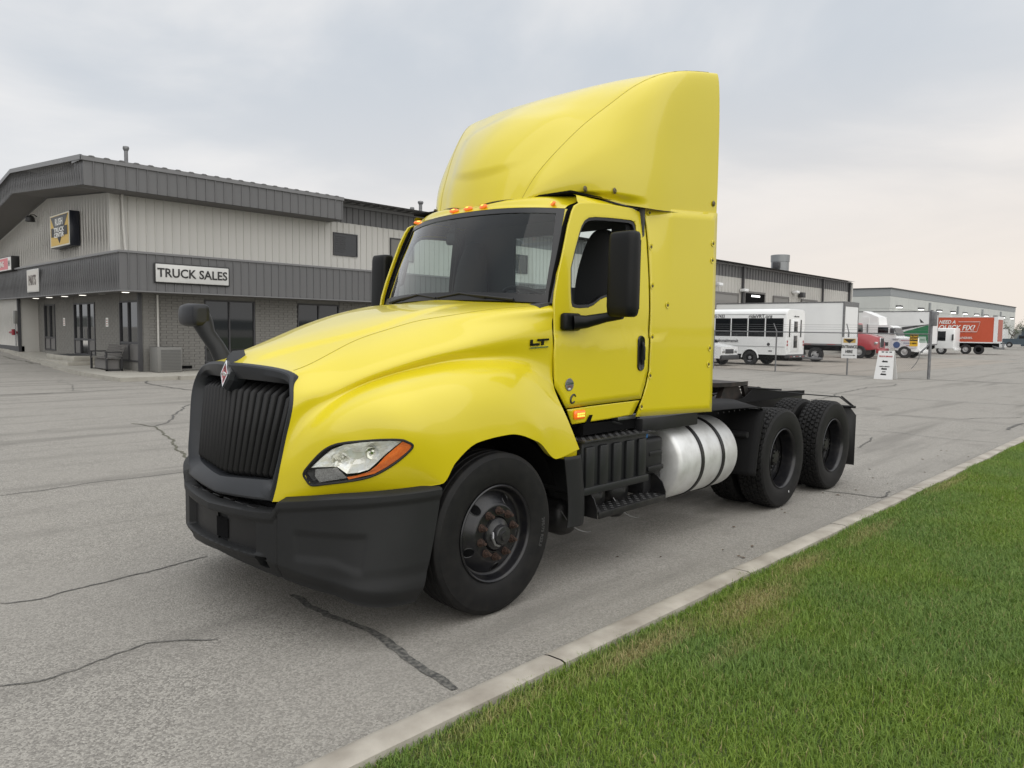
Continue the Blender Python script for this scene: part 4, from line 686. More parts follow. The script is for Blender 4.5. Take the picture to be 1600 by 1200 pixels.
# ---- frame, axles, fifth wheel
g = G()
for s in (-1,1):
    y = s*.43; g.box(-.95,6.35,min(y-s*.005,y+s*.005),max(y-s*.005,y+s*.005),.72,1.0); g.box(-.95,6.35,min(y,y-s*.08),max(y,y-s*.08),.99,1.0); g.box(-.95,6.35,min(y,y-s*.08),max(y,y-s*.08),.72,.73)
for x in (.9,2.0,3.2,4.8,6.2): g.box(x-.05,x+.05,-.42,.42,.76,.96)
g.build('chassis_frame', black_mt, truck)
g = G()
for x, r in ((0,.055),(X1,.09),(X2,.09)): g.tube([(x,-.9,.50),(x,.9,.50)], r, 12)
for x in (X1,X2): g.lathe([(0,-.2),(.15,-.16),(.2,0),(.15,.16),(0,.2)], 16, 'y', (x,0,.5))
g.tube([(.6,0,.75),(4.1,0,.55)], .055, 10); g.build('axle', black_mt, truck)
g = G(); g.rbox(-.85,.60,-.36,.36,.50,1.45,.06); g.rbox(-.98,-.90,-.42,.42,.62,1.42,.03); g.build('engine_block', void, truck)
g = G()
for s in (-1,1): g.tube([(-.5,s*.42,.74),(-.2,s*.42,.62),(0,s*.42,.60),(.3,s*.42,.62),(.6,s*.42,.74)], .035, 6)
g.build('leaf_spring', black_mt, truck)
for s in (-1,1):   # wheel well liner
    P = np.array([[(.03+.66*math.cos(a)*(.93 if math.cos(a) < 0 else 1.02), y*s, .50+.64*math.sin(a)) for y in (.62,.80,1.0,1.09)] for a in np.linspace(.32,PI+.1,30)])
    grid_obj('wheel_well', P, void, truck, 60)
    g = G(); g.box(-.72,.70,min(s*.60,s*.62),max(s*.60,s*.62),.55,1.2); g.build('wheel_well_side', void, truck)
    # splash guard behind the wheel
    P = np.array([[(x0+(-.012 if k in (0,) else 0), s*y, z) for k, (x0, y) in enumerate(((.70+d,1.16),(.745+d,1.175),(.90+d,1.12),(.92+d,.78)))] for z, d in ((.91,-.02),(.80,.0),(.6,.03),(.45,.03),(.41,.02))])
    grid_obj('splash_guard', ncs(ncs(P,14).transpose(1,0,2),20), grey_pl if False else dark_pl, truck, 60, .012)
    g = G(); g.rbox(.70,.86,min(s*1.02,s*1.125),max(s*1.02,s*1.125),.885,.96,.015); g.build('fender_bracket', yellow, truck)
g = G(); g.box(.60,1.70,-1.0,1.0,1.08,1.13); g.box(1.0,1.72,-1.06,-.55,1.02,1.10); g.box(1.0,1.72,.55,1.06,1.02,1.10); g.build('cab_underside', void, truck)
g = G(); 
for s in (-1,1): G().rbox(1.66,2.50,min(s*.98,s*1.13),max(s*.98,s*1.13),.985,1.095,.01).build('extender_skirt', black_pl, truck)
g = G(); g.rbox(1.42,1.66,-1.065,-.95,1.095,1.125,.006); g.build('step_bracket', steel, truck)
cbl = G()
for k in range(7):
    x = 1.30+.05*k; cbl.tube([(x-.25,-1.0-.01*k,1.09),(x-.1,-1.05,1.06+.01*(k%3)),(x,-1.03,1.075),(x+.12,-.98,1.05)], .010, 6)
cbl.build('hose', black_pl, truck)
# marker lamp low on the cab side
g = G(); g.rbox(-.055,.055,-.016,.006,-.028,.028,.014,3); lp = g.build('side_marker_lamp', amber, truck); lp.location = (bx[3][0]+.02, -side_y(*bx[3])-.004, bx[3][1]+.005); lp.scale = (1.15,1.1,1.15)
g = G()
for i in range(4):
    for j in range(2): g.rbox(-.034+.019*i,-.020+.019*i,-.020,-.0165,-.014+.015*j,-.003+.015*j,.001)
g.build('lamp_glow', amber_hot, lp)
g = G(); g.add([(1.02,-1.055,1.10),(1.075,-1.06,1.10),(1.10,-1.068,1.165),(1.06,-1.066,1.165)],[(0,1,2,3)]); g.build('vent_slot', void, truck)
# ---- battery box, steps, air tanks
bb = G(); bb.rbox(.90,1.72,-1.13,-.62,.60,.985,.012); bbx = bb.build('battery_box', dark_pl if False else mat('battery_cover', (.013,.014,.015), .42, spec=.4, bump=(60,.05,.002)), truck)
rb = G()
for k in range(5): rb.rbox(.925+.165*k, 1.025+.165*k, -1.155, -1.125, .64, .95, .012)
rb.rbox(.90,1.72,-1.16,-1.12,.602,.66,.01); rb.build('box_rib', MATS['battery_cover'], bbx)
tp = mat('tread_plate', (.016,.016,.017), .4, .3, var=(20,4,.4,.7), col2=(.03,.03,.03)); tstud = mat('worn_tread', (.035,.035,.035), .45, .4)
def tread_plate(x0,x1,y0,y1,z,nm,par):
    g = G(); g.rbox(x0,x1,y0,y1,z-.018,z,.004); o = g.build(nm, tp, par); g = G(); nx = int((x1-x0)/.042); ny = max(2,int((y1-y0)/.042))
    for i in range(nx):
        for j in range(ny):
            cx, cy = x0+.03+(x1-x0-.04)*i/nx, y0+.025+(y1-y0-.03)*j/ny; d = .011 if (i+j)%2 else -.011
            g.add([(cx-.012,cy-d*.8-.003,z),(cx+.012,cy+d*.8-.003,z),(cx+.012,cy+d*.8+.004,z),(cx-.012,cy-d*.8+.004,z),(cx-.008,cy-d*.5,z+.004),(cx+.008,cy+d*.5,z+.004)], [(0,1,5,4),(1,2,5),(2,3,4,5),(3,0,4)])
    st_ = g.build('tread_stud', tstud, o); st_['kind'] = 'stuff'; return o
tread_plate(.88,1.78,-1.17,-.98,1.0,'upper_step',bbx)
g = G()
for k in range(7): g.rbox(.90,1.72,-.96+.055*k,-.93+.055*k,.985,1.0,.004)
g.build('box_lid_rib', MATS['battery_cover'], bbx)
st = tread_plate(1.02,1.90,-1.20,-1.01,.475,'lower_step',bbx)
g = G(); g.rbox(1.02,1.90,-1.205,-1.195,.425,.475,.004)
for x in (1.0,1.90):
    arc = [(-1.20,.43),(-1.20,.50),(-1.17,.57),(-1.12,.615),(-1.05,.64),(-.98,.65),(-.90,.65),(-.90,.43)]; g.prism(arc, x, x+.008, 'x')
g.build('step_side', black_mt, st)
for x, z, r in ((1.22,.53,.125),(1.52,.53,.125),(.98,.40,.14),(1.62,.385,.10)):
    g = G(); g.lathe([(0,-1.075 if z > .5 else -1.0),(r*.5,-1.06 if z > .5 else -.99),(r*.85,-1.03 if z > .5 else -.96),(r,-.98 if z > .5 else -.91),(r,-.55),(0,-.5)], 24, 'y', (x,0,z)); tk = g.build('air_tank', black_mt, truck, 50)
for cx in (1.0,1.62):
    g = G(); q = [(cx-.22,-1.05,.50),(cx-.14,-1.10,.38),(cx-.02,-1.12,.325),(cx+.06,-1.10,.31)]; q = [tuple(v) for v in ncs(np.array(q),14)]; g.tube(q, .004, 5); g.build('drain_cable', steel, truck)
# fluid tank with blue cap
g = G(); g.rbox(1.76,2.02,-1.10,-.72,.62,.93,.04,3); g.rbox(1.80,2.06,-1.06,-.70,.45,.66,.03); g.rbox(1.78,2.0,-1.115,-1.09,.66,.70,.008); g.rbox(1.80,1.99,-1.11,-1.09,.78,.82,.01); dft = g.build('fluid_tank', black_pl, truck)
g = G(); g.lathe([(0,.06),(.024,.06),(.03,.05),(.032,.0),(.028,-.02)], 12, 'z', (1.80,-1.05,.95)); g.rbox(1.77,1.83,-1.058,-1.042,1.0,1.018,.004); g.build('tank_cap', blue_cap, dft)
# fuel tank
R = .335; cy, cz = -.855, .665
def fueltank(s, par=truck):
    g = G(); pr = [(0,2.135),(R*.6,2.14),(R*.9,2.15),(R*.97,2.165),(R,2.19),(R,3.12),(R*.97,3.145),(R*.9,3.16),(0,3.17)]; g.lathe(pr, 72, 'x', (0,s*-cy*-1 if False else (cy if s < 0 else -cy),cz)); t_ = g.build('fuel_tank', alu, par, 40)
    cyy = cy if s < 0 else -cy
    for x in (2.50,2.86):
        g = G(); g.lathe([(R+.001,x-.024),(R+.009,x-.022),(R+.009,x+.022),(R+.001,x+.024)], 60, 'x', (0,cyy,cz)); g.build('tank_strap', black_mt, t_)
    g = G(); g.lathe([(.0,.05),(.045,.05),(.05,.04),(.05,-.02)], 18, 'z', (2.62,cyy+(.10 if s < 0 else -.10),cz+R-.005)); g.build('filler_cap', steel, t_)
    g = G()
    for x in (2.50,2.86): g.box(x-.03,x+.03,min(cyy,cyy+(.4 if s<0 else -.4)),max(cyy,cyy+(.4 if s<0 else -.4)),cz-R-.03,cz-R+.0)
    g.build('tank_bracket', black_mt, t_)
    # end bracket at the front of the tank
    g = G(); arc = [(cyy+(R+.012)*math.cos(a), cz+(R+.012)*math.sin(a)) for a in np.linspace(0,2*PI,40,endpoint=False)]; g.V = []; g.F = []; g.rbox(2.08,2.14,min(cyy*.7,cyy*.78),max(cyy*.7,cyy*.78),.40,.95,.01); g.build('tank_guard', black_mt, t_)
fueltank(-1); fueltank(1)
# quarter fender and bar in front of the first drive axle
for s in (-1, 1):
    pf = [(3.41,.42),(3.43,.55),(3.46,.70),(3.50,.84),(3.545,.96),(3.60,1.045)]
    P = np.array([[(x+d, s*y, z) for y, d in ((.60,0),(.9,0),(1.15,0),(1.19,.012),(1.205,.035),(1.207,.06))] for x, z in ncs(np.array(pf), 16)]); qf = grid_obj('quarter_fender', P, flat_black, truck, 50, .01)
    P = np.array([[(3.60,s*1.20,1.045),(3.45,s*1.19,1.075),(2.9,s*1.16,1.09),(2.5,s*1.15,1.095)],[(4.2,s*.60,1.06),(3.9,s*.60,1.09),(3.2,s*.58,1.12),(2.5,s*.58,1.13)]]); grid_obj('deck_plate', ncs(P.transpose(1,0,2),12), flat_black, truck, 50, .008)
    g = G(); g.tube([(3.42,s*.62,.81),(3.42,s*1.14,.81)], .030, 12); g.build('fender_tube', black_pl, qf)
    g = G()
    for k in range(9): g.lathe([(0,-.003),(.007,0)], 8, 'y', (2.75+.1*k, s*1.185, 1.07))
    g.build('fender_bolt', black_mt, qf)
# frame end brackets seen above the tyres
for s in (-1,1): G().prism([(4.35,1.03),(4.62,1.06),(4.85,1.16),(4.95,1.165),(5.25,1.10),(6.25,1.06),(6.25,1.0),(4.35,1.0)], s*.50-.006, s*.50+.006, 'y').build('suspension_bracket', flat_black, truck)
for s in (-1,1):
    g = G(); g.tube([(4.90,s*.52,1.14),(5.5,s*.85,1.07),(6.10,s*1.0,1.02),(6.28,s*1.1,.89)], .007, 6); g.tube([(6.18,s*.5,.90),(6.20,s*1.16,.90)], .016, 8)
    g.tube([(6.10,s*1.02,1.03),(6.2,s*1.14,.905)], .010, 6)
    g.build('mudflap_hanger', black_mt, truck)
for s in (-1,1):
    g = G(); g.add([(6.20,s*.62,.19),(6.20,s*1.17,.19),(6.20,s*1.17,.80),(6.20,s*1.09,.90),(6.20,s*.62,.90)], [(0,1,2,3,4)]); o = g.build('mud_flap', mat('flap_rubber', (.010,.010,.010), .7), truck); add_solid(o, .012)
# fifth wheel
fw = mat('greasy_steel', (.012,.011,.010), .6, .2, var=(9,6,.40,.75), col2=(.05,.035,.028), bump=(40,.4,.004))
ol = [(3.98,-.30),(4.10,-.43),(4.3,-.48),(4.55,-.48),(4.80,-.43),(5.05,-.30),(5.05,-.09),(4.62,-.05),(4.62,.05),(5.05,.09),(5.05,.30),(4.80,.43),(4.55,.48),(4.3,.48),(4.10,.43),(3.98,.30)]
ol = [(x+.03, y) for x, y in ol]
g = G(); n = len(ol); zr = lambda x: 1.235-(max(0,x-4.80)*.16)
g.add([(x,y,zr(x)) for x,y in ol]+[(x,y,zr(x)-.045) for x,y in ol], [tuple(range(n)), tuple(range(2*n-1,n-1,-1))]+[(i,(i+1)%n,n+(i+1)%n,n+i) for i in range(n)]); fifth = g.build('fifth_wheel', fw, truck, 30)
g = G()
for s in (-1,1):
    g.prism([(4.15,1.0),(4.75,1.0),(4.60,1.19),(4.28,1.19)], s*.40-.03, s*.40+.03, 'y'); g.prism([(4.72,1.06),(4.98,1.16),(4.66,1.185)], s*.44-.02, s*.44+.02, 'y')
g.box(3.75,5.1,-.47,.47,.99,1.015); g.rbox(3.9,4.7,-.20,.20,1.09,1.19,.02)
g.build('fifth_wheel_base', fw, fifth); g = G(); g.tube([(4.70,-.30,1.15),(4.80,-.50,1.155),(4.90,-.80,1.15)], .010, 6); g.build('release_handle', black_mt, fifth)
g = G()
for k in range(60): x, y = rng.uniform(3.9,5.0), rng.uniform(-.5,.5); r = rng.uniform(.012,.03); g.rbox(x-r,x+r,y-r,y+r,1.012,1.02+r*1.2,r*.3,1)
o = g.build('grease_lump', fw, fifth); o['kind'] = 'stuff'
g = G(); g.box(3.3,5.3,-.42,.42,.955,.985); g.build('frame_deck', black_mt, truck)
g = G()
for s in (-1,1): g.tube([(1.76,s*.15,1.9),(2.0,s*.12,1.5),(2.4,s*.1,1.15),(3.2,s*.08,1.08)], .015, 8)
g.build('air_hose', black_pl, truck)
# ------------------------------------------------------------------ ground, kerb, grass
def ground_mat(name, base, dark, light, patch, seed=0., streak=True):
    m = bpy.data.materials.new(name); m.use_nodes = True; t = m.node_tree; b = t.nodes['Principled BSDF']; n = t.nodes.new; l = t.links.new
    tcn = n('ShaderNodeTexCoord')
    def noise(s, d=4, vec=None, rough=.5):
        q = n('ShaderNodeTexNoise'); q.inputs['Scale'].default_value = s; q.inputs['Detail'].default_value = d; q.inputs['Roughness'].default_value = rough
        l(vec or tcn.outputs['Object'], q.inputs['Vector']); return q.outputs[0]
    def rng_(v, a, b_, c=0., d=1., sm=False):
        q = n('ShaderNodeMapRange'); q.inputs[1].default_value = a; q.inputs[2].default_value = b_; q.inputs[3].default_value = c; q.inputs[4].default_value = d
        if sm: q.interpolation_type = 'SMOOTHSTEP'
        l(v, q.inputs[0]); return q.outputs[0]
    def mix(f, a, b_):
        q = n('ShaderNodeMix'); q.data_type = 'RGBA'
        for s_, v in ((0,f),(6,a),(7,b_)):
            if isinstance(v, tuple): q.inputs[s_].default_value = (*v,1)
            elif isinstance(v, float): q.inputs[s_].default_value = v
            else: l(v, q.inputs[s_])
        return q.outputs[2]
    vo = n('ShaderNodeTexVoronoi'); vo.inputs['Scale'].default_value = 100; l(tcn.outputs['Object'], vo.inputs['Vector'])
    sepc = n('ShaderNodeSeparateColor'); l(vo.outputs['Color'], sepc.inputs[0])
    c = mix(rng_(sepc.outputs[0], .15, .85), dark, light)
    c = mix(rng_(noise(190, 3), .35, .65), c, base)
    c2 = mix(rng_(noise(.35, 5, rough=.6), .35, .65, 0, .55, True), c, patch)
    c3 = mix(rng_(noise(3.0, 6, rough=.65), .5, .72, 0, .35, True), c2, tuple(v*.72 for v in base))
    if streak:
        mp = n('ShaderNodeMapping'); mp.inputs['Scale'].default_value = (.10, 1.1, 1); mp.inputs['Rotation'].default_value = (0,0,.10); l(tcn.outputs['Object'], mp.inputs['Vector'])
        c3 = mix(rng_(noise(1.3, 5, mp.outputs[0], .62), .49, .70, 0, .7, True), c3, tuple(v*.62 for v in base))
        mp = n('ShaderNodeMapping'); mp.inputs['Scale'].default_value = (.9, .06, 1); mp.inputs['Rotation'].default_value = (0,0,.5); l(tcn.outputs['Object'], mp.inputs['Vector'])
        c3 = mix(rng_(noise(1.0, 5, mp.outputs[0], .6), .56, .76, 0, .4, True), c3, tuple(v*.66 for v in base))
    c3 = mix(rng_(noise(.8, 3, rough=.45), .64, .72, 0, .38, True), c3, tuple(v*.5 for v in base))
    c4 = mix(rng_(noise(24, 2), .68, .74, 0, .5), c3, tuple(v*.5 for v in base))
    l(c4, b.inputs['Base Color']); b.inputs['Roughness'].default_value = .88
    bp_ = n('ShaderNodeBump'); bp_.inputs['Strength'].default_value = .55; bp_.inputs['Distance'].default_value = .006
    l(vo.outputs['Distance'], bp_.inputs['Height']); bp_.invert = True; l(bp_.outputs[0], b.inputs['Normal']); return m
asphalt = ground_mat('asphalt', (.238,.224,.199), (.095,.089,.080), (.43,.41,.368), (.268,.253,.226))
def gz(x, y): return .033*min(14, max(0, y-24.5))*(1-float(sstep(14, 30, x)))
yardm = ground_mat('yard_gravel', (.26,.235,.20), (.15,.135,.115), (.38,.35,.31), (.30,.265,.225), streak=True)
xs = sorted(set([-400,-200,-100,-60,-40]+list(range(-30,44,2))+[50,60,80,120,200,350,600])); ys = sorted(set([-300,-150,-80,-40,-20,-10,-5,-1.95]+list(range(0,60,2))+[70,100,150,250,500]))
P = np.array([[(x,y,gz(x,y)) for y in ys] for x in xs], float); struct(grid_obj('asphalt_road', P, asphalt, None, 60))
P = np.array([[(x,y,.004) for y in np.linspace(7,40,12)] for x in np.linspace(31.2,64,20)]); P[0,:,0] += .1*np.sin(P[0,:,1]*3); struct(grid_obj('yard_gravel', P, yardm, None, 60))
crackm = mat('crack_sealant', (.05,.049,.047), .85, var=(38,5,.38,.62), col2=(.15,.145,.13), bump=(90,.5,.004))
crackw = mat('weedy_crack', (.07,.068,.04), .95, var=(20,4,.4,.6), col2=(.13,.125,.10))
def crack(P, wd, m, idx):
    P = np.array(P); seg = np.linalg.norm(np.diff(P, axis=0), axis=1); n = int(min(260, max(12, seg.sum()/.05))); s = np.concatenate([[0], seg.cumsum()]); t = np.linspace(0, s[-1], n)
    Q = np.stack([np.interp(t, s, P[:,k]) for k in (0,1)], 1); r = np.random.default_rng(idx+11)
    off = np.cumsum(r.normal(0,1,n)); off = off-np.linspace(off[0], off[-1], n); off *= min(.05, .006*math.sqrt(seg.sum()))*1.0
    off = off+np.convolve(r.normal(0,.006,n+2), np.ones(3)/3, 'same')[1:-1]; d = np.gradient(Q, axis=0); d /= np.linalg.norm(d, axis=1)[:,None]; nn = np.stack([-d[:,1], d[:,0]], 1); Q = Q+nn*off[:,None]
    def jag(): j = np.convolve(r.uniform(.25,1.2,n+6), np.ones(3)/3, 'same')[3:-3]; return np.convolve(j, np.ones(5)/5, 'same')*.8+.25
    lft, rgt = Q+nn*(wd*.5*jag())[:,None], Q-nn*(wd*.5*jag())[:,None]
    zq = .004+.0003*idx
    V = [(a[0],a[1],gz(a[0],a[1])+zq) for a in lft]+[(a[0],a[1],gz(a[0],a[1])+zq) for a in rgt]
    o = link('pavement_crack', mkmesh(V, [(i,i+1,n+i+1,n+i) for i in range(n-1)], m, None)); struct(o)
for i, (P_, wd) in enumerate(D['cracks']):
    crack(P_, wd*(1.25 if i == 0 else 1.4), crackw if i in (5,9) else crackm, i)
r2 = np.random.default_rng(4)
for i in range(26):   # finer cracks over the lot
    x, y = r2.uniform(-2, 34), r2.uniform(3, 21); a = r2.choice([.05, 1.5])+r2.normal(0,.25); Ln = r2.uniform(2, 8); m_ = 6
    P_ = [(x+math.cos(a)*Ln*k/m_+r2.normal(0,.08), y+math.sin(a)*Ln*k/m_+r2.normal(0,.08)) for k in range(m_+1)]; crack(P_, r2.uniform(.012,.03), crackm, 30+i)
conc = mat('kerb_concrete', (.40,.37,.32), .85, var=(5,7,.3,.7), col2=(.24,.215,.18), bump=(130,.35,.004))
kerb = struct(bpy.data.objects.new('kerb', None)); C.objects.link(kerb)
kx = [-8,-5.2,-2.3,-.45,1.55,3.35,5.6,8.2,11,14,17,20,24,28,32,37,42]
for i in range(len(kx)-1):
    x0, x1 = kx[i]+.0035, kx[i+1]-.0035; n = 14; rr = np.random.default_rng(i); jit = rr.normal(0,.0035,n+1)
    pr = [(-1.935,-.02),(-1.945,.07),(-1.955,.105),(-1.975,.126),(-2.005,.133),(-2.09,.135),(-2.115,.128),(-2.122,.05)]
    P = np.array([[(x0+(x1-x0)*k/n, y-jit[k]*(1 if j < 4 else .8), z+jit[k]*.5) for j, (y, z) in enumerate(pr)] for k in range(n+1)])
    o = grid_obj('kerb_segment', P, conc, kerb, 40)
grit = mat('gutter_dirt', (.10,.09,.075), .95, var=(20,5,.3,.7), col2=(.16,.145,.12))
# a strip of grime against the kerb
n = 220; xx = np.linspace(-6, 30, n); r3 = np.random.default_rng(8); wv = np.convolve(r3.uniform(0,1,n+8), np.ones(5)/5, 'same')[4:-4]
V = [(x, -1.94, .0045) for x in xx]+[(x, -1.935+.015+.05*w_**2, .0045) for x, w_ in zip(xx, wv)]
struct(link('gutter_grime', mkmesh(V, [(i,i+1,n+i+1,n+i) for i in range(n-1)], grit, None)))
soil = mat('turf_soil', (.050,.085,.018), .95, var=(9,6,.35,.65), col2=(.085,.10,.035), bump=(25,.8,.03))
P = np.array([[(x,y,.085+.02*math.sin(x*.7)*math.sin(y*.9)*(1 if y < -2.3 else 0)) for y in (-2.118,-2.3,-3,-4,-5,-7,-10,-20,-60)] for x in list(np.linspace(-12,20,40))+[30,45,80]])
struct(grid_obj('lawn_ground', P, soil, None, 60))
def patchy(x, y):
    v = 0
    for cx, cy, sx, sy, a in ((.05,-2.26,.5,.08,.6),(1.1,-2.36,.5,.12,.6),(2.1,-2.26,.4,.08,.5),(3.4,-2.3,.6,.08,.35),(-1.0,-2.2,.4,.05,.35),(6.2,-2.2,.8,.07,.35),(.6,-2.6,.6,.08,.22)):
        v = np.maximum(v, a*np.exp(-((x-cx)/sx)**2-((y-cy)/sy)**2))
    return v
def grass(nb, x0, x1, y0, y1, hmin, hmax, wd, seed, fn=None):
    r = np.random.default_rng(seed); x = r.uniform(x0,x1,nb); y = r.uniform(y0,y1,nb)
    ex_ = .022*np.sin(x*5.3)+.016*np.sin(x*17+1)+.014*np.sin(x*41)+r.normal(0,.008,nb); keep = y < -2.112+np.maximum(ex_,0)
    if fn is not None: keep &= fn(x, y)
    x, y = x[keep], y[keep]; nb = len(x); h = r.uniform(hmin,hmax,nb)
    clump = np.sin(x*3.1+np.sin(y*4.3))*np.sin(y*3.7+np.sin(x*2.9)); h *= 1+.25*clump
    pt = patchy(x, y); h *= 1-.35*pt
    a = r.uniform(0,2*PI,nb)+.8*np.sin(x*1.7+y*2.3); lean = r.uniform(.15,1.0,nb)*h; wdt = wd*r.uniform(.7,1.4,nb)
    cx, cyy = np.cos(a), np.sin(a); z0 = .083
    B1 = np.stack([x-cyy*wdt, y+cx*wdt, np.full(nb,z0)], 1); B2 = np.stack([x+cyy*wdt, y-cx*wdt, np.full(nb,z0)], 1)
    M1 = np.stack([x+cx*lean*.3-cyy*wdt*.8, y+cyy*lean*.3+cx*wdt*.8, z0+h*.62], 1); M2 = np.stack([x+cx*lean*.3+cyy*wdt*.8, y+cyy*lean*.3-cx*wdt*.8, z0+h*.62], 1)
    T_ = np.stack([x+cx*lean, y+cyy*lean, z0+h*(1-.25*(lean/h)**2)], 1)
    V = np.stack([B1,B2,M2,M1,T_], 1).reshape(-1,3); base = np.arange(nb)*5
    me = bpy.data.meshes.new('grass'); me.vertices.add(nb*5); me.vertices.foreach_set('co', V.ravel())
    me.loops.add(nb*7); me.polygons.add(nb*2)
    lv = np.stack([base,base+1,base+2,base+3,base+3,base+2,base+4], 1).ravel(); me.loops.foreach_set('vertex_index', lv)
    ls = np.stack([np.arange(nb)*7, np.arange(nb)*7+4], 1).ravel(); me.polygons.foreach_set('loop_start', ls); me.polygons.foreach_set('loop_total', np.tile([4,3], nb)); me.update(calc_edges=True)
    # colour of each blade: how dry it is (r), its own shade (g)
    dry = np.clip(pt*1.3+r.normal(0,.22,nb), 0, 1)*(pt > .08)+(r.uniform(0,1,nb) < .045)*r.uniform(.4,1,nb); dry = np.clip(dry,0,1)
    ca = me.color_attributes.new('tone', 'FLOAT_COLOR', 'POINT'); cc = np.ones((nb,5,4)); cc[:,:,0] = dry[:,None]; cc[:,:,1] = r.uniform(0,1,nb)[:,None]; cc[:,:,2] = np.array([0,0,.6,.6,1])[None]
    ca.data.foreach_set('color', cc.ravel()); me.materials.append(grassm); return me
grassm = bpy.data.materials.new('grass_blades'); grassm.use_nodes = True; t = grassm.node_tree; b = t.nodes['Principled BSDF']; nn = t.nodes.new; l = t.links.new
at = nn('ShaderNodeAttribute'); at.attribute_name = 'tone'; sp = nn('ShaderNodeSeparateColor'); l(at.outputs['Color'], sp.inputs[0]); tcn = nn('ShaderNodeTexCoord'); no = nn('ShaderNodeTexNoise'); no.inputs['Scale'].default_value = .75; no.inputs['Detail'].default_value = 4; l(tcn.outputs['Object'], no.inputs['Vector'])
def gm(f, a, b_):
    q = nn('ShaderNodeMix'); q.data_type = 'RGBA'
    for s_, v in ((0,f),(6,a),(7,b_)):
        if isinstance(v, tuple): q.inputs[s_].default_value = (*v,1)
        else: l(v, q.inputs[s_])
    return q.outputs[2]
mr_ = nn('ShaderNodeMapRange'); mr_.inputs[1].default_value = .38; mr_.inputs[2].default_value = .62; l(no.outputs[0], mr_.inputs[0])
g1 = gm(sp.outputs[1], (.118,.205,.026), (.255,.355,.055)); g2 = gm(sp.outputs[1], (.108,.195,.042), (.215,.315,.075)); g3 = gm(mr_.outputs[0], g1, g2); g4 = gm(sp.outputs[0], g3, (.42,.34,.17))
l(g4, b.inputs['Base Color']); b.inputs['Roughness'].default_value = .55; b.inputs['Specular IOR Level'].default_value = .3
b.inputs['Subsurface Weight'].default_value = 0
tl = nn('ShaderNodeBsdfTranslucent'); l(g4, tl.inputs[0]); ms = nn('ShaderNodeMixShader'); ms.inputs[0].default_value = .28; l(b.outputs[0], ms.inputs[1]); l(tl.outputs[0], ms.inputs[2]); l(ms.outputs[0], t.nodes['Material Output'].inputs[0])
rc = lambda x, y: np.hypot(x-CAM[0], y-CAM[1])
view = lambda x, y: (y > CAM[1]+(x-CAM[0])*.10-.5)
g_a = grass(260000, -3.2, 3.5, -4.6, -2.08, .026, .062, .0019, 1, lambda x, y: view(x,y) & (rc(x,y) > 1.3))
g_b = grass(150000, 3.5, 11, -3.6, -2.08, .03, .064, .0025, 2, view)
g_c = grass(100000, 11, 26, -4.2, -2.08, .05, .09, .0045, 3)
g_d = grass(120000, -7, 16, -8, -2.08, .03, .07, .0045, 5, lambda x, y: ~view(x,y) | (x < -3.2))
for k, me in enumerate((g_a,g_b,g_c,g_d)):
    o = link('grass', me); o['kind'] = 'stuff'
# a few fallen leaves on the road
lm = mat('dead_leaf', (.10,.06,.03), .8); g = G(); r4 = np.random.default_rng(3)
for k in range(26):
    x, y = r4.uniform(1.5,10), r4.uniform(-1.9,-1.0); a = r4.uniform(0,6.3); s_ = r4.uniform(.012,.028)
    g.add([(x+math.cos(a)*s_,y+math.sin(a)*s_,.006),(x-math.sin(a)*s_*.5,y+math.cos(a)*s_*.5,.014),(x-math.cos(a)*s_,y-math.sin(a)*s_,.007),(x+math.sin(a)*s_*.5,y-math.cos(a)*s_*.5,.012)],[(0,1,2,3)])
o = g.build('leaf_litter', lm); o['kind'] = 'stuff'
# ------------------------------------------------------------------ dealership building
BX, BY = 6.732, 23.205
bld = thing('dealership_building', 'long grey metal building with ribbed dark canopy and brick entrance corner', 'building', (BX, BY, 0))
m_light = mat('siding_light', (.51,.50,.47), .5, var=(.6,6,.3,.7), col2=(.49,.48,.45), bump=(4,.05,.02))
m_dark = mat('siding_dark', (.125,.125,.126), .45, var=(.6,6,.3,.7), col2=(.10,.10,.103), bump=(4,.05,.02))
m_taupe = mat('siding_taupe', (.46,.45,.42), .5, var=(.6,6,.3,.7), col2=(.40,.39,.365))
m_edge = mat('roof_edge', (.16,.16,.163), .4)
m_soffit = mat('soffit', (.15,.145,.14), .8)
m_brick = mat('painted_brick', (.20,.195,.18), .85, var=(6,5,.3,.7), col2=(.165,.16,.148), bump=(60,.4,.004))
m_mortar = mat('mortar', (.085,.083,.078), .95)
m_trim = mat('dark_trim', (.045,.045,.048), .5)
def rib_panel(h, pitch, rib=.034, mini=False):
    g = G(); w_ = pitch; r = .022
    pr = [(0,0),(w_-.062,0),(w_-.050,-rib),(w_-.016,-rib),(w_-.004,0)]
    if mini: pr = [(0,0),(w_*.3,0),(w_*.32,-.006),(w_*.36,-.006),(w_*.38,0)]+[(w_-.075,0),(w_-.055,-rib),(w_-.02,-rib),(w_,0)]
    V = [(x,y,0) for x,y in pr]+[(x,y,h) for x,y in pr]; n = len(pr); F = [(i,i+1,n+i+1,n+i) for i in range(n-1)]+[tuple(range(2*n-1,n-1,-1)), tuple(range(n))]
    return V, F
def siding_y(parent, a0, a1, b, z0, z1, m, pitch=.305, name='wall_panel', rib=.034, joined=False):
    """ribbed cladding that looks towards -Y"""
    n = max(1, int(round((a1-a0)/pitch))); pitch = (a1-a0)/n; V, F = rib_panel(z1-z0, pitch, rib)
    if joined:
        g = G()
        for k in range(n): g.add([(x+a0+k*pitch, y+b, z+z0) for x,y,z in V], F)
        o = g.build(name, m, parent); o['kind'] = 'stuff'; return
    me = mkmesh(V, F, m, 20)
    for k in range(n): link(name, me, parent, (a0+k*pitch, b, z0))
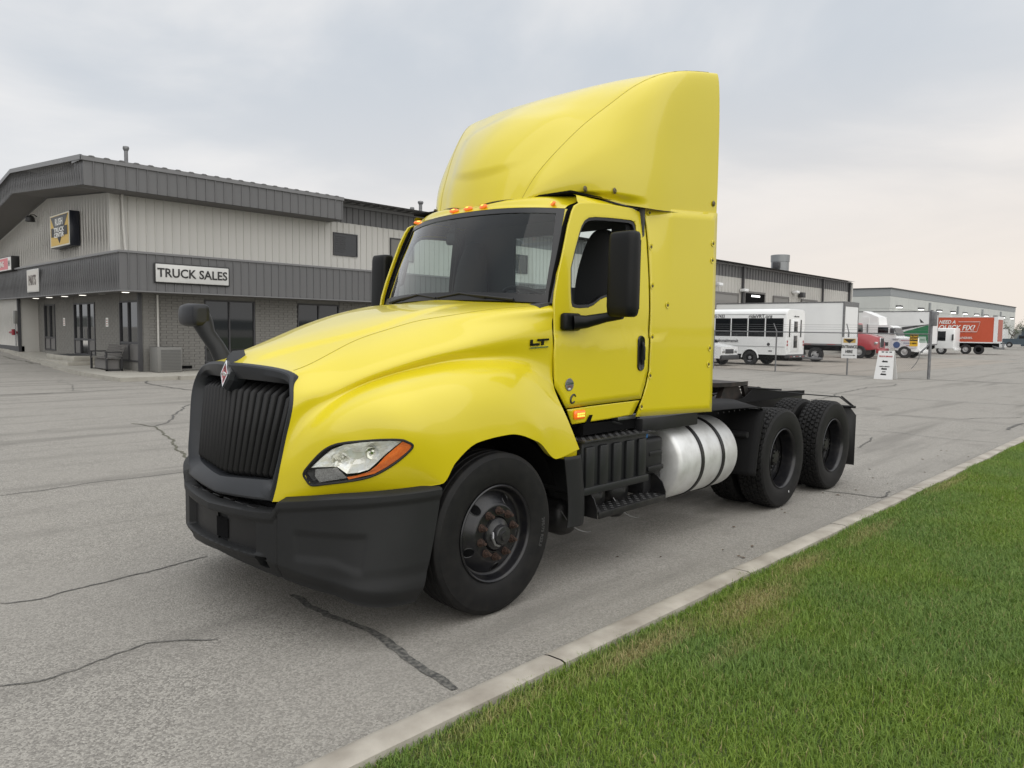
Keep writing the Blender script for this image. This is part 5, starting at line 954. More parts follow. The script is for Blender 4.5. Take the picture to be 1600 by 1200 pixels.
def siding_x(parent, a, b0, b1, zb, zt, m, pitch=.305, name='wall_panel', rib=.05):
    """ribbed cladding that looks towards -X, with heights as functions of b; one joined sheet"""
    g = G(); n = max(1, int(round((b1-b0)/pitch))); pitch = (b1-b0)/n; w_ = pitch
    for k in range(n):
        pr = [(0,0),(w_-.10,0),(w_-.085,-rib),(w_-.035,-rib),(w_-.02,0)]; b_ = b0+k*pitch
        V = [(a+y, b_+x, zb(b_+x)) for x,y in pr]+[(a+y, b_+x, zt(b_+x)) for x,y in pr]; g.add(V, [(i,i+1,6+i-1,5+i) for i in range(4)])
    o = g.build(name, m, parent, 20); o['kind'] = 'stuff'; return o
# upper wall (as a part that carries its panels)
uw = G().box(-.74,14,.38,.5,2.95,7.0).box(14,67.9,.38,.5,0,7.0).build('upper_wall', m_light, bld)
siding_y(uw, -.80, 14.0, .33, 4.15, 6.30, m_light)                # single panels where they can be told apart
siding_y(uw, 14.0, 40.0, .33, 4.15, 6.30, m_light, joined=True, name='far_wall_panel')
siding_y(uw, 40.0, 67.9, .33, 0, 6.30, m_taupe, joined=True, name='far_wall_panel', pitch=.5, rib=.03)
siding_y(uw, 7.83, 40.0, .325, 6.30, 7.02, m_dark, joined=True, name='far_wall_panel'); siding_y(uw, 40.0, 67.9, .325, 6.10, 7.02, m_dark, joined=True, name='far_wall_panel', pitch=.5, rib=.06)
pk = 7.85
ftop = lambda b: 7.17+(7.86-7.17)*min(1,(b+.7)/(pk+.7)) if b < pk else 7.86-.155*(b-pk)
fbot = lambda b: ftop(b)-.92
lw = G().add([(-.74,.45,2.9),(-.74,24,2.9),(-.74,24,4.6),(-.74,pk,6.9),(-.74,.45,6.3)],[(0,1,2,3,4)]).build('gable_wall', m_light, bld)
siding_x(lw, -.80, .33, 23.9, lambda b: 4.1, lambda b: fbot(b)+.02, m_taupe, .305, 'wall_panel')
G().box(-.83,-.70,.30,.42,4.15,6.35).build('corner_trim', m_light, bld)
# roof
g = G(); rz = lambda b: ftop(b)+.0
g.add([(-1.97,-.75,7.16),(68.2,-.25,7.10),(68.2,pk,7.95),(-1.97,pk,7.88)],[(0,1,2,3)]); g.add([(-1.97,pk,7.88),(68.2,pk,7.95),(68.2,24,5.4),(-1.97,24,5.36)],[(0,1,2,3)])
roof = g.build('roof', m_edge, bld, None)
g = G()
for k in range(150):
    a = -1.8+k*.46; g.prism([(a,7.17-.0006*k),(a+.05,7.20-.0006*k),(a+.16,7.20-.0006*k),(a+.21,7.17-.0006*k)], -.78 if a < 7.6 else .05, 3.0, 'y')
o = g.build('roof_rib', m_edge, roof, None); o['kind'] = 'stuff'
g = G(); g.box(-1.97,7.85,-.76,-.715,7.03,7.17); g.box(-2.0,-1.965,-.76,.2,7.03,7.17); g.box(7.85,68.2,.20,.30,6.98,7.10)
V = [];
for b0, b1 in ((-.72,pk),(pk,24)): g.add([(-2.02,b0,ftop(b0)-.13),(-2.02,b1,ftop(b1)-.13),(-2.02,b1,ftop(b1)+.03),(-2.02,b0,ftop(b0)+.03),(-1.93,b0,ftop(b0)+.03),(-1.93,b1,ftop(b1)+.03)],[(0,1,2,3),(3,2,5,4)])
g.build('roof_trim', m_edge, roof)
fa = G().box(-1.90,7.80,-.64,.30,6.30,7.10).build('roof_fascia', m_dark, bld)
siding_y(fa, -1.93, 7.83, -.70, 6.25, 7.05, m_dark, .34, 'fascia_panel')
siding_x(fa, -1.95, -.70, 23.9, fbot, lambda b: ftop(b)-.12, m_dark, .24, 'fascia_rib')
g = G(); g.add([(-1.95,-.70,6.24),(7.83,-.70,6.24),(7.83,.33,6.24),(-.80,.33,6.24)],[(0,1,2,3)]); g.add([(-1.95,-.70,fbot(-.7)-.01),(-.80,-.70,fbot(-.7)-.01),(-.80,pk,fbot(pk)),(-1.95,pk,fbot(pk))],[(0,1,2,3)]); g.add([(-1.95,pk,fbot(pk)),(-.80,pk,fbot(pk)),(-.80,24,fbot(24)),(-1.95,24,fbot(24))],[(0,1,2,3)])
g.build('roof_soffit', m_soffit, bld)
# canopy
cn = G().box(-.94,22,-.94,.3,2.93,4.18).box(-.94,-.5,.3,23.9,2.93,4.18).build('canopy', m_dark, bld)
siding_y(cn, -1.0, 13.6, -1.0, 2.91, 4.20, m_dark, .305, 'canopy_panel'); siding_y(cn, 13.6, 22, -1.0, 2.91, 4.20, m_dark, .305, 'canopy_panel_far', joined=True)
siding_x(cn, -1.0, -1.0, 23.9, lambda b: 2.91, lambda b: 4.20, m_dark, .24, 'canopy_rib')
g = G(); g.box(-1.05,22,-1.05,-.99,4.17,4.24); g.box(-1.05,-.99,-.99,24,4.17,4.24); g.box(-1.04,22,-1.04,-.99,2.89,2.93); g.box(-1.04,-.99,-.99,24,2.89,2.93); g.build('canopy_trim', m_edge, cn)
g = G(); g.box(-.99,22,-.99,.05,2.895,2.925); g.box(-.99,.05,.05,12.6,2.895,2.925); g.box(-.99,-.8,12.6,24,2.895,2.925); g.build('canopy_soffit', m_soffit, cn)
lampm = mat('soffit_lamp', (.9,.9,.85), .5, emit=((1,.96,.88), 1.8)); lampo = mat('soffit_lamp_off', (.5,.5,.48), .5)
for b_, on in ((-.03,1),(2.35,0),(4.52,1),(6.76,1),(8.89,1),(10.92,1)):
    g = G(); g.lathe([(0,0),(.10,0),(.13,.012)], 18, 'z', (-.5,b_,2.878)); g.build('downlight', lampm if on else lampo, cn)
# brick walls
FL = .15
front = G().box(.0,2.24,.02,.30,FL,2.9).box(4.27,6.10,.02,.30,FL,2.9).box(8.1,40,.02,.30,FL,2.9).build('brick_wall', m_mortar, bld)
bm_full = mkmesh(*(lambda g: (g.V, g.F))(G().rbox(0,.388,-.012,.02,0,.088,.003,1)), m_brick, 30); bm_half = mkmesh(*(lambda g: (g.V, g.F))(G().rbox(0,.188,-.012,.02,0,.088,.003,1)), m_brick, 30)
far_g = G()
for a0, a1, real in ((0.06,2.24,1),(4.27,6.10,1),(8.1,14,0)):
    for r in range(29):
        z = FL+r*.096; a = a0-(.2 if r%2 else 0)
        while a < a1-.05:
            s0, s1 = max(a, a0), min(a+.392, a1)
            if s1-s0 > .06:
                if real and s1-s0 > .38 and z > .9 if a0 > 4 else (real and s1-s0 > .38): link('brick', bm_full, front, (s0, .0, z))
                else: far_g.rbox(s0, s1-.006, -.012, .02, z, z+.088, .003, 1)
            a += .4
for r in range(28):     # the entrance side
    z = FL+.09+r*.096
    for b0, b1 in ((2.05,4.72),(7.35,9.95),(11.6,12.6),(.04,.14)):
        b_ = b0-(.2 if r%2 else 0)
        while b_ < b1-.04:
            s0, s1 = max(b_, b0), min(b_+.392, b1)
            if s1-s0 > .05: far_g.box(-.012, .02, s0, s1-.010, z, z+.086)
            b_ += .4
o = far_g.build('brick_course', m_brick, front, None); o['kind'] = 'stuff'
side = G()
for b0, b1, z1 in ((0,.14,2.9),(2.03,4.74,2.9),(7.33,9.97,2.9),(11.58,12.6,2.9)): side.box(.004,.3,b0,b1,0,z1)
side.box(.0,.3,.14,2.03,2.64,2.9); side.box(.0,.3,4.74,7.33,2.64,2.9); side.box(.0,.3,9.97,11.58,2.64,2.9); side.box(.0,.3,.14,2.03,0,.45); side.box(0,.3,9.97,11.58,0,.58); side.box(0,.3,4.74,7.33,0,.52)
side.build('entrance_wall', m_brick, bld, None)
G().box(-.78,-.60,12.66,24,0,2.9).box(-.78,.3,12.6,12.68,0,2.9).build('side_wall', m_taupe, bld)
siding_x(bld, -.80, 12.66, 23.9, lambda b: .72, lambda b: 2.9, m_light, .305, 'side_wall_panel', .02)
G().box(-.83,-.6,12.6,24,0,.72).build('wall_base', m_trim, bld)
G().box(-.10,.02,-.05,.08,FL,2.89).build('corner_post', m_trim, bld); G().box(-.84,-.72,12.56,12.70,0,2.9).build('corner_post', m_trim, bld)
G().box(2.24,4.27,.03,.3,2.752,2.95).box(6.1,8.1,.03,.3,2.752,2.95).build('lintel', m_brick, bld, None)
g = G(); g.tube([(.55,-.06,FL),(.55,-.06,2.85)], .035, 8); g.tube([(-.45,.22,6.3),(-.42,.24,5.2),(-.38,.2,4.25)], .05, 8); g.build('downspout', m_light, bld)
refl = mat('tinted_pane', (.012,.014,.016), .03, spec=.9)
def shopfront_x(b0, b1, z0, z1, muls, sill, kind='window', doorspan=None):
    g = G(); fr = m_trim
    g.box(-.03,.05,b0,b1,z1-.06,z1); g.box(-.03,.05,b0,b1,z0,z0+.05)
    for b_ in [b0, b1-.06]+[m-.03 for m in muls]: g.box(-.04,.05,b_,b_+.06,z0+.05,z1-.06)
    if sill: g.box(-.035,.05,b0+.06,b1-.06,sill-.04,sill+.04)
    w_ = g.build(kind, fr, bld, None); ed = [b0+.06]+[m for m in muls]+[b1-.06]
    for i in range(len(ed)-1):
        G().quad((.015,ed[i],sill or z0),(.015,ed[i],z1),(.015,ed[i+1],z1),(.015,ed[i+1],sill or z0)).build('pane', refl, w_)
        if sill and not (doorspan and i == doorspan): G().box(-.005,.02,ed[i]+.02,ed[i+1]-.02,z0+.06,sill-.05).build('lower_panel', m_soffit, w_)
    return w_
shopfront_x(.14, 2.03, .45, 2.64, (1.15,), 1.12)
shopfront_x(9.97, 11.58, .58, 2.64, (10.75,), 1.15)
dw = shopfront_x(4.74, 7.33, .52, 2.64, (5.55, 6.55), 1.15, 'entrance_door', 1)
G().box(-.05,-.03,5.95,5.98,1.2,1.6).build('door_pull', steel, dw)
for a0, a1, ms in ((2.26,4.25,(3.22,)),(6.12,8.1,(7.1,)),):
    g = G(); z0, z1 = .40, 2.75; g.box(a0,a1,-.0,.06,z1-.06,z1); g.box(a0,a1,0,.06,z0,z0+.05)
    for a in [a0,a1-.05]+[m-.025 for m in ms]: g.box(a,a+.05,-.01,.06,z0+.05,z1-.06)
    w_ = g.build('window', m_trim, bld, None); ed = [a0+.05]+list(ms)+[a1-.05]
    for i in range(len(ed)-1): G().quad((ed[i],.045,z0),(ed[i+1],.045,z0),(ed[i+1],.045,z1),(ed[i],.045,z1)).build('pane', refl, w_)
for a0, a1, z0, z1, pn in ((8.06,9.18,4.93,5.80,refl),(11.05,12.3,4.93,5.86,mat('blind', (.17,.165,.155), .7)),(19.0,20.2,4.9,5.8,refl)):
    g = G(); g.box(a0-.05,a1+.05,.27,.33,z1,z1+.05); g.box(a0-.05,a1+.05,.27,.33,z0-.05,z0); g.box(a0-.05,a0,.27,.33,z0,z1); g.box(a1,a1+.05,.27,.33,z0,z1); w_ = g.build('window', m_trim, bld, None)
    G().quad((a0,.295,z0),(a1,.295,z0),(a1,.295,z1),(a0,.295,z1)).build('pane', pn, w_)
    if pn is refl:
        g = G()
        for k in range(9): g.box(a0+.05,a0+.55,.288,.292,z0+.1+k*.08,z0+.14+k*.08)
        g.build('blind_slat', mat('blind_dark', (.035,.035,.036), .5), w_)
# doors and downspouts in the far part
for a0, a1, z1, m_ in ((40.7,44.4,4.75,mat('garage_door', (.22,.215,.205), .6)),(45.6,49.0,5.0,void),(50.8,53.6,4.85,mat('garage_door2', (.20,.195,.185), .6)),(56.5,59.8,4.8,MATS['garage_door'])):
    g = G(); g.box(a0-.12,a0,.22,.33,0,z1); g.box(a1,a1+.12,.22,.33,0,z1); g.box(a0-.12,a1+.12,.22,.33,z1,z1+.15); d_ = g.build('garage_door', m_soffit, bld, None)
    if m_ is void: G().box(a0,a1,.262,.268,0,z1).build('opening', void, d_)
    else:
        n = 8
        for k in range(n): G().box(a0,a1,.255,.30,z1*k/n+.015,z1*(k+1)/n).build('door_section', m_, d_)
G().rbox(46.6,48.0,.15,.22,4.72,4.86,.02).build('bay_light', mat('bay_lamp', (.9,.9,.9), .5, emit=((1,1,1), 1.6)), bld)
for a in (45.1, 61.0, 40.2, 67.8): G().box(a-.09,a+.09,.12,.26,0,7.0).build('downspout', m_trim, bld)
for a, z in ((45.0,5.05),(54.6,5.35),(40.9,5.3)): G().rbox(a-.3,a+.3,-.2,.25,z,z+.22,.04).build('wall_light', white_pt, bld)
G().rbox(55.7,56.3,-.15,.25,5.05,5.5,.05).build('wall_horn', m_trim, bld)
G().box(67.85,68.1,.0,24,0,7.0).build('end_wall', m_taupe, bld)
# sidewalk and steps
walk = mat('sidewalk_concrete', (.36,.345,.30), .85, var=(3,6,.3,.7), col2=(.29,.275,.24), bump=(90,.3,.004))
sw = struct(bpy.data.objects.new('sidewalk', None)); C.objects.link(sw)
def slab(x0,x1,y0,y1,z):
    zz_ = lambda x,y: z+gz(x,y)*.9
    V = [(x,y,zz_(x,y)) for x,y in ((x0,y0),(x1,y0),(x1,y1),(x0,y1))]+[(x,y,-.1) for x,y in ((x0,y0),(x1,y0),(x1,y1),(x0,y1))]
    link('paving_slab', mkmesh(V, [(0,1,2,3),(0,4,5,1),(1,5,6,2),(2,6,7,3),(3,7,4,0)], walk, None), sw)
ybs = [20.35,22.0,23.7,25.6,27.5,29.5,31.5,33.5,35.5,37.8,40,43,47]
for y0, y1 in zip(ybs[:-1], ybs[1:]): slab(5.05+.055*max(0,y0-25), BX+.1, y0, y1-.01, .13)
for x0 in range(7): slab(BX+.11+x0*1.9, BX+.10+(x0+1)*1.9, 20.2, 23.25, .13)
g = G(); g.rbox(BX-1.25,BX-.0,BY+3.9,BY+8.4,.1,.34,.015); g.rbox(BX-.92,BX-.0,BY+4.3,BY+7.9,.34,.53,.015); o = g.build('entrance_steps', walk, None); struct(o)
G().box(-.85,-.1,5.0,7.2,.531,.545).build('door_mat', mat('mat', (.03,.03,.03), .9), bld)
# ---- signs on the building
sb = thing('wall_sign', 'square gold and dark grey lightbox sign high on the gable wall', 'sign', (BX-1.15, BY+4.76, 5.33))
G().rbox(0,.34,-1.2,1.2,-.64,.64,.02).build('sign_box', mat('sign_navy', (.008,.010,.018), .3), sb)
G().box(-.012,.0,-1.17,1.17,-.61,.61).build('sign_border', mat('sign_cream', (.62,.60,.50), .5), sb)
G().box(-.02,-.013,-1.10,1.10,-.56,.56).build('sign_face', mat('sign_gold', (.55,.36,.06), .45), sb)
g = G(); g.add([(-.026,1.06,.54),(-.026,-1.06,.54),(-.026,-.0,-.50)],[(0,1,2)]); o = g.build('sign_triangle', mat('sign_slate', (.10,.105,.11), .45), sb); add_solid(o, .006)
wh = mat('letter_white', (.75,.75,.72), .5); bkm = mat('letter_black', (.015,.015,.015), .5)
text('lettering', 'RUSH', .36, (-.035,0,.30), wh, sb, 'x', bold=.006, sx=1.05); g = G(); g.box(-.034,-.028,-.98,.98,-.22,.12); g.build('sign_band', bkm, sb)
text('lettering', 'TRUCK', .24, (-.042,0,.01), wh, sb, 'x', bold=.006, sx=1.6); text('lettering', 'CENTER', .24, (-.042,0,-.19), wh, sb, 'x', bold=.006, sx=1.35)
s2 = thing('truck_sales_sign', 'white sign reading TRUCK SALES on the dark canopy', 'sign', (BX+1.4, BY-1.06, 3.56))
G().rbox(-1.33,1.33,-.03,.03,-.35,.35,.03,3).build('sign_frame', bkm, s2); G().rbox(-1.29,1.29,-.036,-.0,-.31,.31,.02,3).build('sign_face', mat('sign_white', (.58,.58,.56), .45, var=(2,4,.3,.7), col2=(.50,.50,.485)), s2)
text('lettering', 'TRUCK SALES', .42, (0,-.045,-.0), bkm, s2, 'y', bold=.008, sx=.96)
s3 = thing('parts_sign', 'tall white sign reading PARTS on the left side of the canopy', 'sign', (BX-1.07, BY+8.95, 3.57))
G().rbox(-.02,.02,-.86,.86,-.48,.48,.015).build('sign_face', MATS['sign_white'], s3); G().box(-.026,-.021,-.80,.80,-.43,.43).build('sign_panel', mat('sign_cream2', (.55,.53,.49), .5), s3); text('lettering', 'PARTS', .46, (-.032,0,0), mat('letter_brown', (.10,.08,.07), .5), s3, 'x', bold=.01, sx=.85).scale = (1,1,1.25)
s4 = thing('red_sign', 'pink and white lightbox sign standing on the canopy at the left edge', 'sign', (BX-1.15, BY+13.9, 4.45))
G().rbox(0,.35,-1.9,1.9,-.32,.34,.02).build('sign_box', bkm, s4); G().box(-.012,0,-1.86,1.86,-.28,.30).build('sign_border', wh, s4); G().box(-.02,-.013,-1.35,1.8,-.24,.26).build('sign_face', mat('sign_pink', (.62,.18,.20), .45), s4); text('lettering', 'PARKING', .36, (-.03,.1,0), wh, s4, 'x', bold=.008, sx=1.1); text('lettering', 'H', .36, (-.03,-1.6,0), bkm, s4, 'x')
lf = thing('gooseneck_light', 'small dark dome lamp on the gable wall left of the gold sign', 'lamp', (BX-.85, BY+8.96, 6.15)); g = G(); g.lathe([(.0,.14),(.10,.12),(.17,.04),(.18,-.12)], 16, 'z', (-.25,0,0)); g.build('lamp_shade', bkm, lf); g = G(); g.tube([(0,0,.1),(-.1,0,.18),(-.25,0,.15)], .02, 6); g.build('bracket', bkm, lf)
for b_, tx in ((8.68,0),(3.37,1)):
    p_ = thing('door_notice', 'small white notice on the brick between the left window and the door' if tx == 0 else 'small white notice on the brick above the bench', 'notice', (BX-.016, BY+b_, 1.86), 'notices on the entrance brick wall'); G().box(-.006,0,-.13,.13,-.17,.17).build('paper', wh, p_); g = G()
    for k in range(3): g.box(-.010,-.007,-.07,.07,-.12+.09*k,-.08+.09*k)
    g.build('print', mat('notice_red', (.35,.12,.10), .6), p_)
# bench, ac unit, vent, valve, meter
bn = thing('park_bench', 'weathered grey slatted bench in front of the entrance brick wall', 'bench', (BX-.62, BY+1.6, .14)); wood = mat('weathered_wood', (.13,.125,.115), .85, var=(9,5,.3,.7), col2=(.09,.085,.08)); dk = mat('bench_frame', (.018,.018,.02), .5)
for k in range(5): G().rbox(.20+.035*k,.225+.035*k,-.85,.85,.50+.085*k,.575+.085*k,.006,1).build('back_slat', wood, bn)
for k in range(5): G().rbox(-.30+.10*k,-.215+.10*k,-.85,.85,.43,.46,.006,1).build('seat_slat', wood, bn)
for y in (-.8,.8):
    g = G(); g.box(-.30,-.24,y-.04,y+.04,0,.43); g.box(.18,.25,y-.04,y+.04,0,.50); g.box(-.30,.25,y-.04,y+.04,.0,.05); g.box(-.32,.22,y-.04,y+.04,.64,.68); g.box(-.30,-.25,y-.04,y+.04,.43,.64); g.build('bench_frame', dk, bn)
G().box(-.20,.16,-.7,.7,.06,.40).build('front_panel', m_soffit, bn)
ac = thing('ac_unit', 'boxy grey air conditioner standing against the brick wall', 'air conditioner', (BX+.62, BY-.52, .14)); G().rbox(-.42,.42,-.36,.36,0,.87,.02).build('casing', mat('ac_grey', (.16,.158,.148), .6), ac)
g = G()
for k in range(14): g.box(-.30,.38,-.372,-.362,.08+.052*k,.105+.052*k)
g.build('louver', mat('ac_louver', (.10,.10,.095), .6), ac)
G().box(1.36,1.76,-.02,.0,.20,.31).build('foundation_vent', void, bld)
vl = thing('standpipe_valve', 'red fire standpipe valve on the pale left wall', 'valve', (BX-.9, BY+12.9, 1.35)); g = G(); g.tube([(.1,0,0),(-.12,0,0)], .06, 10); g.tube([(-.1,-.15,0),(-.1,.35,0)], .055, 10); g.tube([(-.1,-.18,-.12),(-.1,-.18,.15)], .07, 10); g.build('valve_body', mat('valve_red', (.22,.01,.02), .4), vl)
mt_ = thing('meter_box', 'grey utility box and conduit on the left wall above the red valve', 'meter box', (BX-.9, BY+12.75, 2.0)); G().rbox(-.05,.1,-.16,.12,-.25,.35,.02).build('casing', mat('meter_grey', (.14,.14,.13), .5), mt_); g = G(); g.tube([(0,0,-.25),(0,0,-1.3)], .025, 6); g.build('conduit', steel, mt_)
for (a, b_, z, h, r, lb, cap_) in ((.67,3,7.4,1.05,.07,'tall white vent pipe near the gable end of the dealership roof',1),(14.97,3,7.4,.9,.09,'dark capped vent pipe on the roof beside the truck cab, the taller of two',1),(14.42,3,7.4,.52,.07,'short mushroom vent on the roof beside the truck cab',1)):
    v_ = thing('roof_vent', lb, 'vent pipe', (BX+a, BY+b_, z), 'vent pipes on the dealership roof'); g = G(); g.tube([(0,0,0),(0,0,h)], r, 10); g.build('pipe', galv if z else galv, v_); g = G(); g.lathe([(0,h+.08),(r*1.5,h+.05),(r*1.7,h-.02),(r*1.2,h-.10),(r,h-.12)], 12, 'z'); g.build('vent_cap', galv, v_)
ck = thing('roof_exhaust', 'large round galvanised exhaust stack on the far part of the roof', 'exhaust stack', (BX+56, BY+2.2, 7.2)); g = G(); g.lathe([(1.0,-.1),(1.0,.15),(.86,.25),(.86,1.25),(.90,1.27),(.92,1.95),(.84,1.98),(.80,1.6),(.0,1.6)], 28, 'z'); g.V = [(x*.9,y*.9,z*.86) for x,y,z in g.V]; g.build('stack', mat('stack_metal', (.25,.26,.265), .4, .4), ck); G().rbox(-1.15,-.75,-.4,.2,.45,1.0,.05).build('motor_box', m_trim, ck)
# ------------------------------------------------------------------ yard behind the truck
bt = mat('yard_tyre', (.016,.016,.017), .7); hubw = mat('hub_light', (.42,.42,.42), .4, .3)
def small_wheel(par, x, y, r, wd=.26, hub=hubw):
    g = G(); g.lathe([(r*.52,-wd/2),(r*.62,-wd/2-.01),(r*.92,-wd/2),(r,-wd/2+.04),(r,wd/2-.04),(r*.92,wd/2),(r*.52,wd/2)], 28, 'x'); w_ = g.build('wheel', bt, par, loc=(x,y,r))
    g = G(); g.lathe([(r*.54,-wd/2+.0),(r*.50,-wd/2+.03),(r*.34,-wd/2+.06),(r*.30,-wd/2+.01),(r*.16,-wd/2),(0,-wd/2-.02)], 24, 'x'); g.build('rim', hub, w_)
    return w_
# shuttle bus: side looks to -x, rear to -y; local origin at the near rear corner
bus = thing('shuttle_bus', 'white shuttle bus with dark windows parked behind the fence', 'bus', (37.0, 13.25, 0))
def rr_prism(w0, w1, z0, z1, r, n=6):
    pts = []
    for cx, cz, a0 in ((w1-r,z1-r,0),(w0+r,z1-r,PI/2)):
        for k in range(n+1): a = a0+PI/2*k/n; pts.append((cx+r*math.cos(a), cz+r*math.sin(a)))
    return pts+[(w0,z0),(w1,z0)]
busw = mat('bus_white', (.78,.79,.785), .35, var=(.6,5,.35,.7), col2=(.71,.72,.715), coat=.3)
pr = rr_prism(0, 2.40, .62, 3.18, .30); V = []; n = len(pr); st = [(0.0,.90),(.04,.97),(.10,1.0),(6.3,1.0)]
cxm, czm = 1.2, 1.9
for y, k in st: V += [(cxm+(x-cxm)*(1-(1-k)*.25), y, czm+(z-czm)*(1-(1-k)*.25)) for x, z in pr]
g = G(); g.add(V, [(r*n+i, r*n+(i+1)%n, (r+1)*n+(i+1)%n, (r+1)*n+i) for r in range(3) for i in range(n)]+[tuple(range(n)), tuple(3*n+i for i in range(n))]); body = g.build('body', busw, bus, 30)
g = G(); g.rbox(.15,2.25,6.3,8.4,.6,2.35,.15,3); g.build('cab', busw, bus)
bwin = mat('bus_window', (.010,.012,.014), .08, spec=.5)
for y0, y1 in ((.22,1.18),(1.30,2.22),(2.34,3.26),(3.38,4.30),(4.42,5.34)):
    g = G(); g.rbox(-.012,.03,y0-.03,y1+.03,1.62,2.66,.0119,1); wf = g.build('window_frame', black_pl, body); g = G(); g.rbox(-.022,-.011,y0,y1,1.66,2.62,.005,1); g.build('pane', bwin, wf)
    g = G(); g.box(-.026,-.023,y0+.02,y1-.02,1.93,1.96); g.build('sash_bar', black_pl, wf)
g = G(); g.box(-.012,0,.1,6.2,1.06,1.08); g.box(-.012,.0,.1,6.2,2.86,2.88); g.build('body_seam', galv, body)
g = G(); P = [( -.03,2.10+.50*math.cos(a),.42+.50*math.sin(a)) for a in np.linspace(0,PI,20)]; g.tube(P, .035, 6); g.build('wheel_arch', busw, bus); g = G(); g.add([(-.005,2.10+.47*math.cos(a),.42+.47*math.sin(a)) for a in np.linspace(-.3,PI+.3,24)], [tuple(range(24))]); g.build('wheel_well', void, bus)
w0 = small_wheel(bus, .12, 2.10, .42, .26, mat('bus_rim', (.30,.30,.31), .4, .5)); small_wheel(bus, 2.2, 2.10, .42)
small_wheel(bus, .2, 6.9, .42)
g = G(); g.box(.3,2.2,-.0,6.0,.30,.62); g.build('underbody', void, bus); g = G(); g.box(-.012,.02,3.6,4.1,.60,.90); g.build('vent_panel', void, bus); g = G(); g.box(-.02,.0,.8,1.0,.80,.86); g.lathe([(0,-.02),(.09,-.015),(.09,0)], 14, 'x', (0,1.02,1.20)); g.build('filler_door', m_trim, bus)
g = G(); g.rbox(-.05,2.45,-.22,.05,.46,.62,.02); bmpr = g.build('rear_bumper', m_trim, bus)
for k in range(6): G().box(.1+.4*k,.26+.4*k,-.235,-.222,.52,.57).build('reflector', mat('tape_white', (.6,.6,.6), .4) if k%2 else mat('tape_red', (.3,.02,.02), .4), bmpr)
g = G(); g.rbox(.62,1.62,-.03,.02,.80,2.62,.015); dr = g.build('rear_door', busw, bus); G().rbox(.88,1.36,-.042,-.03,1.88,2.50,.005).build('door_pane', bwin, dr); G().rbox(.88,1.36,-.042,-.03,1.02,1.70,.005).build('door_pane', bwin, dr)
for x0, x1 in ((.30,.46),(1.80,1.96)): G().rbox(x0,x1,-.012,.03,1.62,2.60,.006).build('rear_window', bwin, bus)
for x in (.12,2.26):
    for z, c_ in ((1.30,'tape_red'),(1.12,'tape_red'),(.94,'tape_white')): G().rbox(x-.05,x+.05,-.03,.02,z,z+.13,.01).build('tail_light', MATS[c_], bus)
text('lettering', '208-345-7433', .26, (-.015,4.35,2.76), m_trim, bus, 'x', bold=.004, sx=.85); text('lettering', 'rideVRT.org', .28, (-.015,1.55,2.76), m_trim, bus, 'x', bold=.004)
text('lettering', 'valleyregionaltransit', .27, (-.015,3.9,1.36), m_trim, bus, 'x', bold=.003, sx=.98)
text('lettering', 'valley transit', .13, (1.2,-.03,2.78), m_trim, bus, 'y')
# white work truck nose in front of the bus
wv = thing('white_van', 'front of a white work van half hidden by the yellow truck', 'van', (33.6, 15.35, .02))
g = G(); g.prism([(0,.40),(0,1.02),(.9,1.16),(1.1,1.20),(1.75,1.70),(2.2,1.78),(5,1.78),(5,.40)], 0, 1.9, 'x')
vb = g.build('body', busw, wv, 30); 
g = G(); g.add([(.12,1.13,1.24),(1.78,1.13,1.24),(1.70,1.70,1.68),(.20,1.70,1.68)], [(0,1,2,3)]); g.V = [(x,y-.03,z+.02) for x,y,z in g.V]; g.build('windshield', bwin, wv)
g = G(); g.rbox(-.02,.02,1.7,2.7,1.22,1.62,.01); g.build('side_window', bwin, wv); g = G(); g.rbox(.0,1.9,-.12,.08,.32,.58,.04); g.build('bumper', m_trim, wv)
for x in (.12,1.5): G().rbox(x,x+.28,-.03,.03,.70,.88,.02).build('headlight', chrome, wv)
G().rbox(.5,1.4,-.03,.02,.66,.9,.01).build('grille', m_trim, wv)
for y in (.85,3.9): small_wheel(wv, .12, y, .36, .22); small_wheel(wv, 1.78, y, .36, .22)
# box trailers / trucks: near side at x0, rear at y0
def van_body(par, L_, W_, z0, z1, m, name='cargo_box', frame=galv):
    g = G(); g.box(0,W_,0.05,L_,z0,z1); b_ = g.build(name, m, par, None)
    g = G(); g.box(-.03,.12,0,.1,z0,z1+.02); g.box(W_-.12,W_+.03,0,.1,z0,z1+.02); g.box(.12,W_-.12,0,.1,z1-.28,z1+.02); g.box(.12,W_-.12,0,.1,z0,z0+.12); g.build('door_frame', frame, b_)
    g = G(); g.box(-.02,0,.1,L_,z0-.06,z0+.05); g.box(-.02,.0,.1,L_,z1-.06,z1+.02); g.build('side_rail', frame, b_); return b_
t1 = thing('box_trailer', 'long plain white box trailer parked behind the shuttle bus', 'trailer', (46.0, 13.45, 0), 'box trailers in the yard'); b_ = van_body(t1, 9.0, 2.5, 1.15, 3.90, busw)
G().box(.14,2.36,.0,.049,1.28,3.60).build('rear_door', mat('door_white', (.72,.73,.73), .4), b_)
for y in (.6,1.8,3.4): small_wheel(t1, .2, y+1.2, .48, .3)
g = G(); g.box(.3,2.2,.2,8.8,.75,1.10); g.tube([(.1,.8,1.1),(.1,2.0,.4)], .05, 6); g.box(.0,.05,3.5,8,.25,.75) if False else None; g.build('underframe', void, t1)
g = G(); g.rbox(-.5,-.1,1.2,5.4,.16,.30,.03); g.rbox(-.35,-.15,2.5,4.2,.30,.52,.05); g.build('skid_rack', galv, t1)
for k in range(5): G().box(-.03,-.02,.5+1.6*k,1.0+1.6*k,1.14,1.18).build('reflector', MATS['tape_red'], b_)
